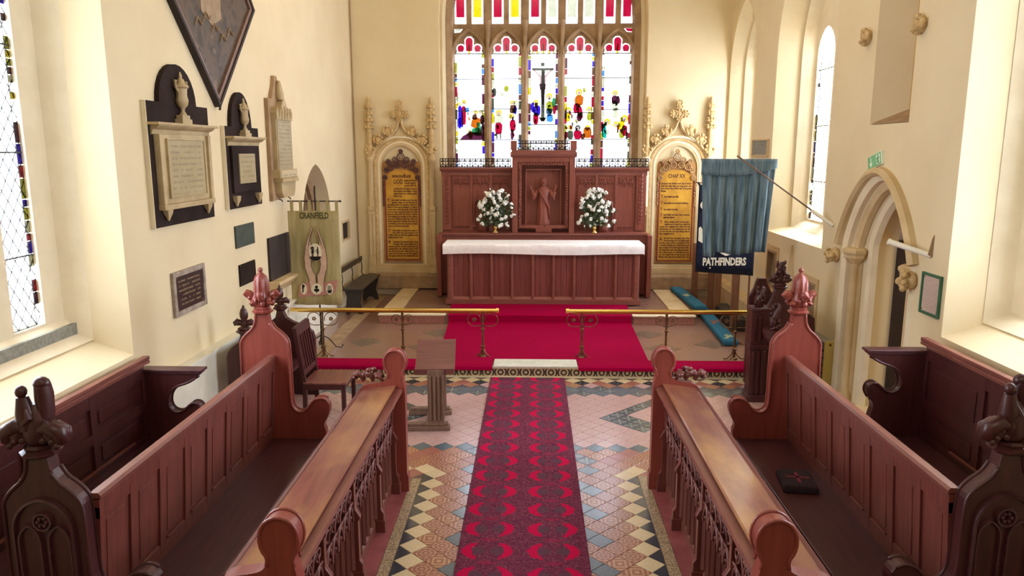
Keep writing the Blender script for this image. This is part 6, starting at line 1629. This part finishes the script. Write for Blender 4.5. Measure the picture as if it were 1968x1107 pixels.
# tall pale tablet with a draped head
t = wall_root(thing, 'memorial_tablet', 'L', 9.95, 0, label='tall narrow cream stone tablet with a pointed draped top', cat='wall tablet')
b = MB(); b.prism([(-.36, 2.26), (.38, 2.30), (.38, 3.50), (.20, 3.55), (.06, 3.78), (.03, 3.86), (-.06, 3.86), (-.10, 3.74), (-.22, 3.56), (-.36, 3.56)], 'y', -.05, 0); b.build('back_slab', M['stone_dark'], t, bevel=.005)
b = MB(); b.box(-.27, .33, -.11, -.04, 2.62, 3.32); b.build('shaft', M['marble'], t, bevel=.006)
b = MB(); b.box(-.33, .38, -.15, -.04, 2.55, 2.66); b.box(-.30, .36, -.17, -.04, 2.50, 2.55); b.prism([(-.28, 2.50), (-.25, 2.36), (-.18, 2.30), (.22, 2.30), (.28, 2.36), (.32, 2.50)], 'y', -.14, -.04); b.build('base_block', M['marble'], t, bevel=.006)
b = MB(); b.prism([(-.27, 3.30), (.33, 3.30), (.35, 3.38), (.30, 3.46), (.20, 3.42), (.10, 3.52), (.03, 3.60), (-.06, 3.50), (-.14, 3.40), (-.24, 3.46), (-.29, 3.38)], 'y', -.13, -.05)
for x in (-.2, -.1, .02, .12, .24): b.tube([(x, -.13, 3.48 - abs(x) * .2), (x + .01, -.135, 3.4), (x, -.125, 3.31)], [.02, .025, .01], 6)
b.lathe([(.05, 0), (.06, .06), (.045, .14), (.03, .20), (.02, .24)], (0, -.08, 3.56), 10); b.build('draped_head', M['marble'], t, smooth=True, angle=45)
im = inscription('inscribed_tall', '#968760', '#54482E', -.22, .28, 2.70, 3.28, .05, .05, '#A6976E')
b = MB(); b.box(-.25, .31, -.118, -.108, 2.66, 3.29); b.build('inscribed_panel', im, t)
im2 = inscription('inscribed_base', '#BDAE84', '#4E4430', -.25, .30, 2.56, 2.65, .075, .05, '#BDAE84')
b = MB(); b.box(-.30, .35, -.158, -.148, 2.565, 2.65); b.build('name_band', im2, t)
b = MB(); b.tube([(-.12, -.03, 2.28), (-.12, -.08, 2.26), (-.12, -.09, 2.24)], .008, 5); b.tube([(.22, -.03, 2.30), (.22, -.08, 2.27), (.22, -.09, 2.25)], .008, 5); b.build('hook', M['dark'], t)
def plaque(side, u0, u1, z0, z1, label, mat, frame=None, fw=.04, name='wall_plaque', lines=None, pitch=.045, inkc='#B9A47A', basec='#382824', th=.02):
    uc = (u0 + u1) / 2; zc = (z0 + z1) / 2; t = wall_root(thing, name, side, uc, zc, label=label, cat='plaque')
    w_, h = (u1 - u0) / 2, (z1 - z0) / 2
    m = mat or inscription('inscribed_plate', basec, inkc, -w_ * .78, w_ * .78, -h * .8, h * .8, pitch, .04, basec, .35)
    b = MB(); b.box(-w_, w_, -th, 0, -h, h); b.build('plate', m, t, bevel=.003)
    if frame:
        b = MB(); frame_box(b, -w_, w_, -h, h, fw, -th - .012, 0); b.build('frame', frame, t, bevel=.004)
    b = MB()
    for sx in (-1, 1):
        for sz in (-1, 1): b.ell((sx * w_ * .9, -th - .001, sz * h * .9), (.008, .004, .008), 6, 4)
    b.build('fixing_studs', M['iron_brass'], t)
    return t
plaque('L', 6.86, 7.45, 1.39, 1.72, 'dark bronze inscribed plaque in a pale stone frame, low beside the window', None, M['mottled'], .05)
plaque('L', 8.38, 8.95, 1.80, 2.055, 'plain grey-green slate plaque, upper of two beneath the smaller urn tablet', M['slate_green'])
plaque('L', 8.43, 8.92, 1.35, 1.60, 'plain near-black slate plaque, lower of two beneath the smaller urn tablet', M['slate'])
plaque('L', 9.40, 10.2, 1.24, 1.80, 'dark brown panel partly hidden behind the green banner', M['dark'], None, name='wall_panel', th=.03)
b = MB(); b.prism([(LW, 1.05), (LW + .16, 1.20), (LW + .16, 1.24), (LW, 1.24)], 'y', 9.34, 10.25); b.build('trim_6', M['stone'], kind='structure', bevel=.008)
t = plaque('R', 6.57, 6.85, 1.46, 1.79, 'framed paper notice with green frame beside the arched doorway', None, M['green_frame'], .025, name='framed_notice', basec='#C2AFA2', inkc='#8E7A72', pitch=.022, th=.012)
plaque('R', 11.72, 12.5, 2.84, 3.06, 'small grey stone tablet between the two tall windows on the right', M['concrete'], M['stone'], .025, name='memorial_tablet')
# diamond hatchment, hung on one corner
t = wall_root(thing, 'hatchment', 'L', 8.09, 4.55, label='dark diamond-shaped painted board in a black and brown frame high on the wall', cat='painting')
hs = NT('hatchment_paint'); f = hs.noise(4, 8); f2 = hs.noise(9, 5); v_ = hs.n('ShaderNodeTexVoronoi'); v_.inputs['Scale'].default_value = 6; hs.l(hs.co(), v_.inputs['Vector'])
c1 = hs.ramp(f, [(.35, '#2E281E'), (.5, '#5A4632'), (.65, '#3E3C30')]); c2 = hs.ramp(f2, [(.4, '#24261F'), (.6, '#6E5A3C')])
hs.color(hs.mix(hs.math('LESS_THAN', v_.outputs['Distance'], .28), c1, c2)); hs.set(.55); hs.bump(f2, .2, .004)
D = 1.19
b = MB(); b.prism([(0, -D + .1), (D - .1, 0), (0, D - .1), (-D + .1, 0)], 'y', -.03, 0); b.build('painted_board', hs.m, t)
b = MB(); b.ring([(0, -D), (D, 0), (0, D), (-D, 0)], [(0, -D + .05), (D - .05, 0), (0, D - .05), (-D + .05, 0)], 'y', -.07, 0); b.build('outer_frame', M['dark'], t)
b = MB(); b.ring([(0, -D + .05), (D - .05, 0), (0, D - .05), (-D + .05, 0)], [(0, -D + .12), (D - .12, 0), (0, D - .12), (-D + .12, 0)], 'y', -.055, -.01); b.build('inner_frame', M['oak'], t)
b = MB()
for k in range(5):
    x = -.42 + k * .2; z = -.42 + .08 * math.sin(k * 1.6); b.tube([(x, -.032, z), (x + .06, -.034, z + .09), (x + .14, -.034, z + .03), (x + .2, -.032, z + .08)], [.012, .02, .02, .01], 6, sq=.4)
b.prism([(-.25, -.25), (0, -.36), (.25, -.25), (.25, .1), (-.25, .1)], 'y', -.036, -.03)
b.build('painted_scroll', simple('faded_scroll_paint', '#8A7454', '#A0886A', .6, scale=8), t)
b = MB(); b.tube([(0, -.06, -D), (0, -.05, -D - .03)], .012, 6); b.build('hook', M['iron'], t)
# exit sign, perpendicular over the door
t = thing('exit_sign', 'green emergency exit sign with arrow and running figure above the arch', 'sign', (RW, 8.02, 2.80), -90); t.rotation_euler = (0, R(-15), R(-90)); t['label'] = t['label']
b = MB(); b.box(-.15, .15, -.03, 0, -.07, .07); b.build('sign_plate', M['sign_white'], t, bevel=.003)
b = MB(); b.box(-.145, .005, -.034, -.028, -.064, .064); b.build('green_field', M['sign_green'], t)
b = MB(); b.box(-.078, -.062, -.038, -.033, -.02, .05); b.prism([(-.105, -.01), (-.035, -.01), (-.07, -.055)], 'y', -.038, -.033); b.build('arrow', M['sign_white'], t)
b = MB(); frame_box(b, .03, .13, -.05, .05, .012, -.035, -.029)
b.prism(circle(.085, .035, .009, .009, 8), 'y', -.038, -.03); b.tube([(.08, -.035, .022), (.075, -.035, -.008)], .009, 6)
b.tube([(.075, -.035, -.008), (.095, -.035, -.022), (.09, -.035, -.045)], .006, 5); b.tube([(.075, -.035, -.008), (.06, -.035, -.03), (.045, -.035, -.032)], .006, 5)
b.tube([(.08, -.035, .016), (.10, -.035, .005), (.11, -.035, .015)], .005, 5); b.tube([(.08, -.035, .016), (.06, -.035, .01), (.055, -.035, -.005)], .005, 5)
b.build('running_figure', M['sign_green'], t)
# heater
t = thing('heater', 'grey metal wall heater with a pale yellow end panel beside the door shaft', 'heater', (RW, 9.0, 0), -90)
b = MB(); b.box(-.40, .30, -.12, 0, .10, .66); b.build('casing', M['heater_grey'], t, bevel=.01)
b = MB(); b.box(.30, .312, -.13, 0, .05, .68); b.build('end_panel', M['heater_yellow'], t, bevel=.003)
b = MB(); b.prism([(-.075, .62), (-.055, .62), (-.05, .645), (-.065, .655), (-.08, .645)], 'x', .312, .318); b.build('badge', M['iron_brass'], t)
for k in range(5): b = MB(); b.box(-.36, .26, -.125, -.118, .18 + k * .09, .20 + k * .09); b.build('slot', M['dark'], t)

# ---------------------------------------------------------------- fit the lettering to its widths
bpy.context.view_layer.update()
for o in list(COL.objects):
    if o.type == 'FONT':
        wd = o.get('_w', 0)
        if wd and o.dimensions.x > 1e-4:
            k = wd / o.dimensions.x
            if o.name.startswith('lettering') and o.data.size < .06: k = max(.55, min(k, 1.15))
            o.scale = (k, 1, 1)
bpy.context.view_layer.update()
dg = bpy.context.evaluated_depsgraph_get()
for o in [q for q in COL.objects if q.type == 'FONT']:
    me = bpy.data.meshes.new_from_object(o.evaluated_get(dg)); par, mt, nm = o.parent, o.matrix_local.copy(), o.name.split('.')[0]
    bpy.data.objects.remove(o)
    m = bpy.data.objects.new(nm, me); COL.objects.link(m); m.parent = par; m.matrix_local = mt
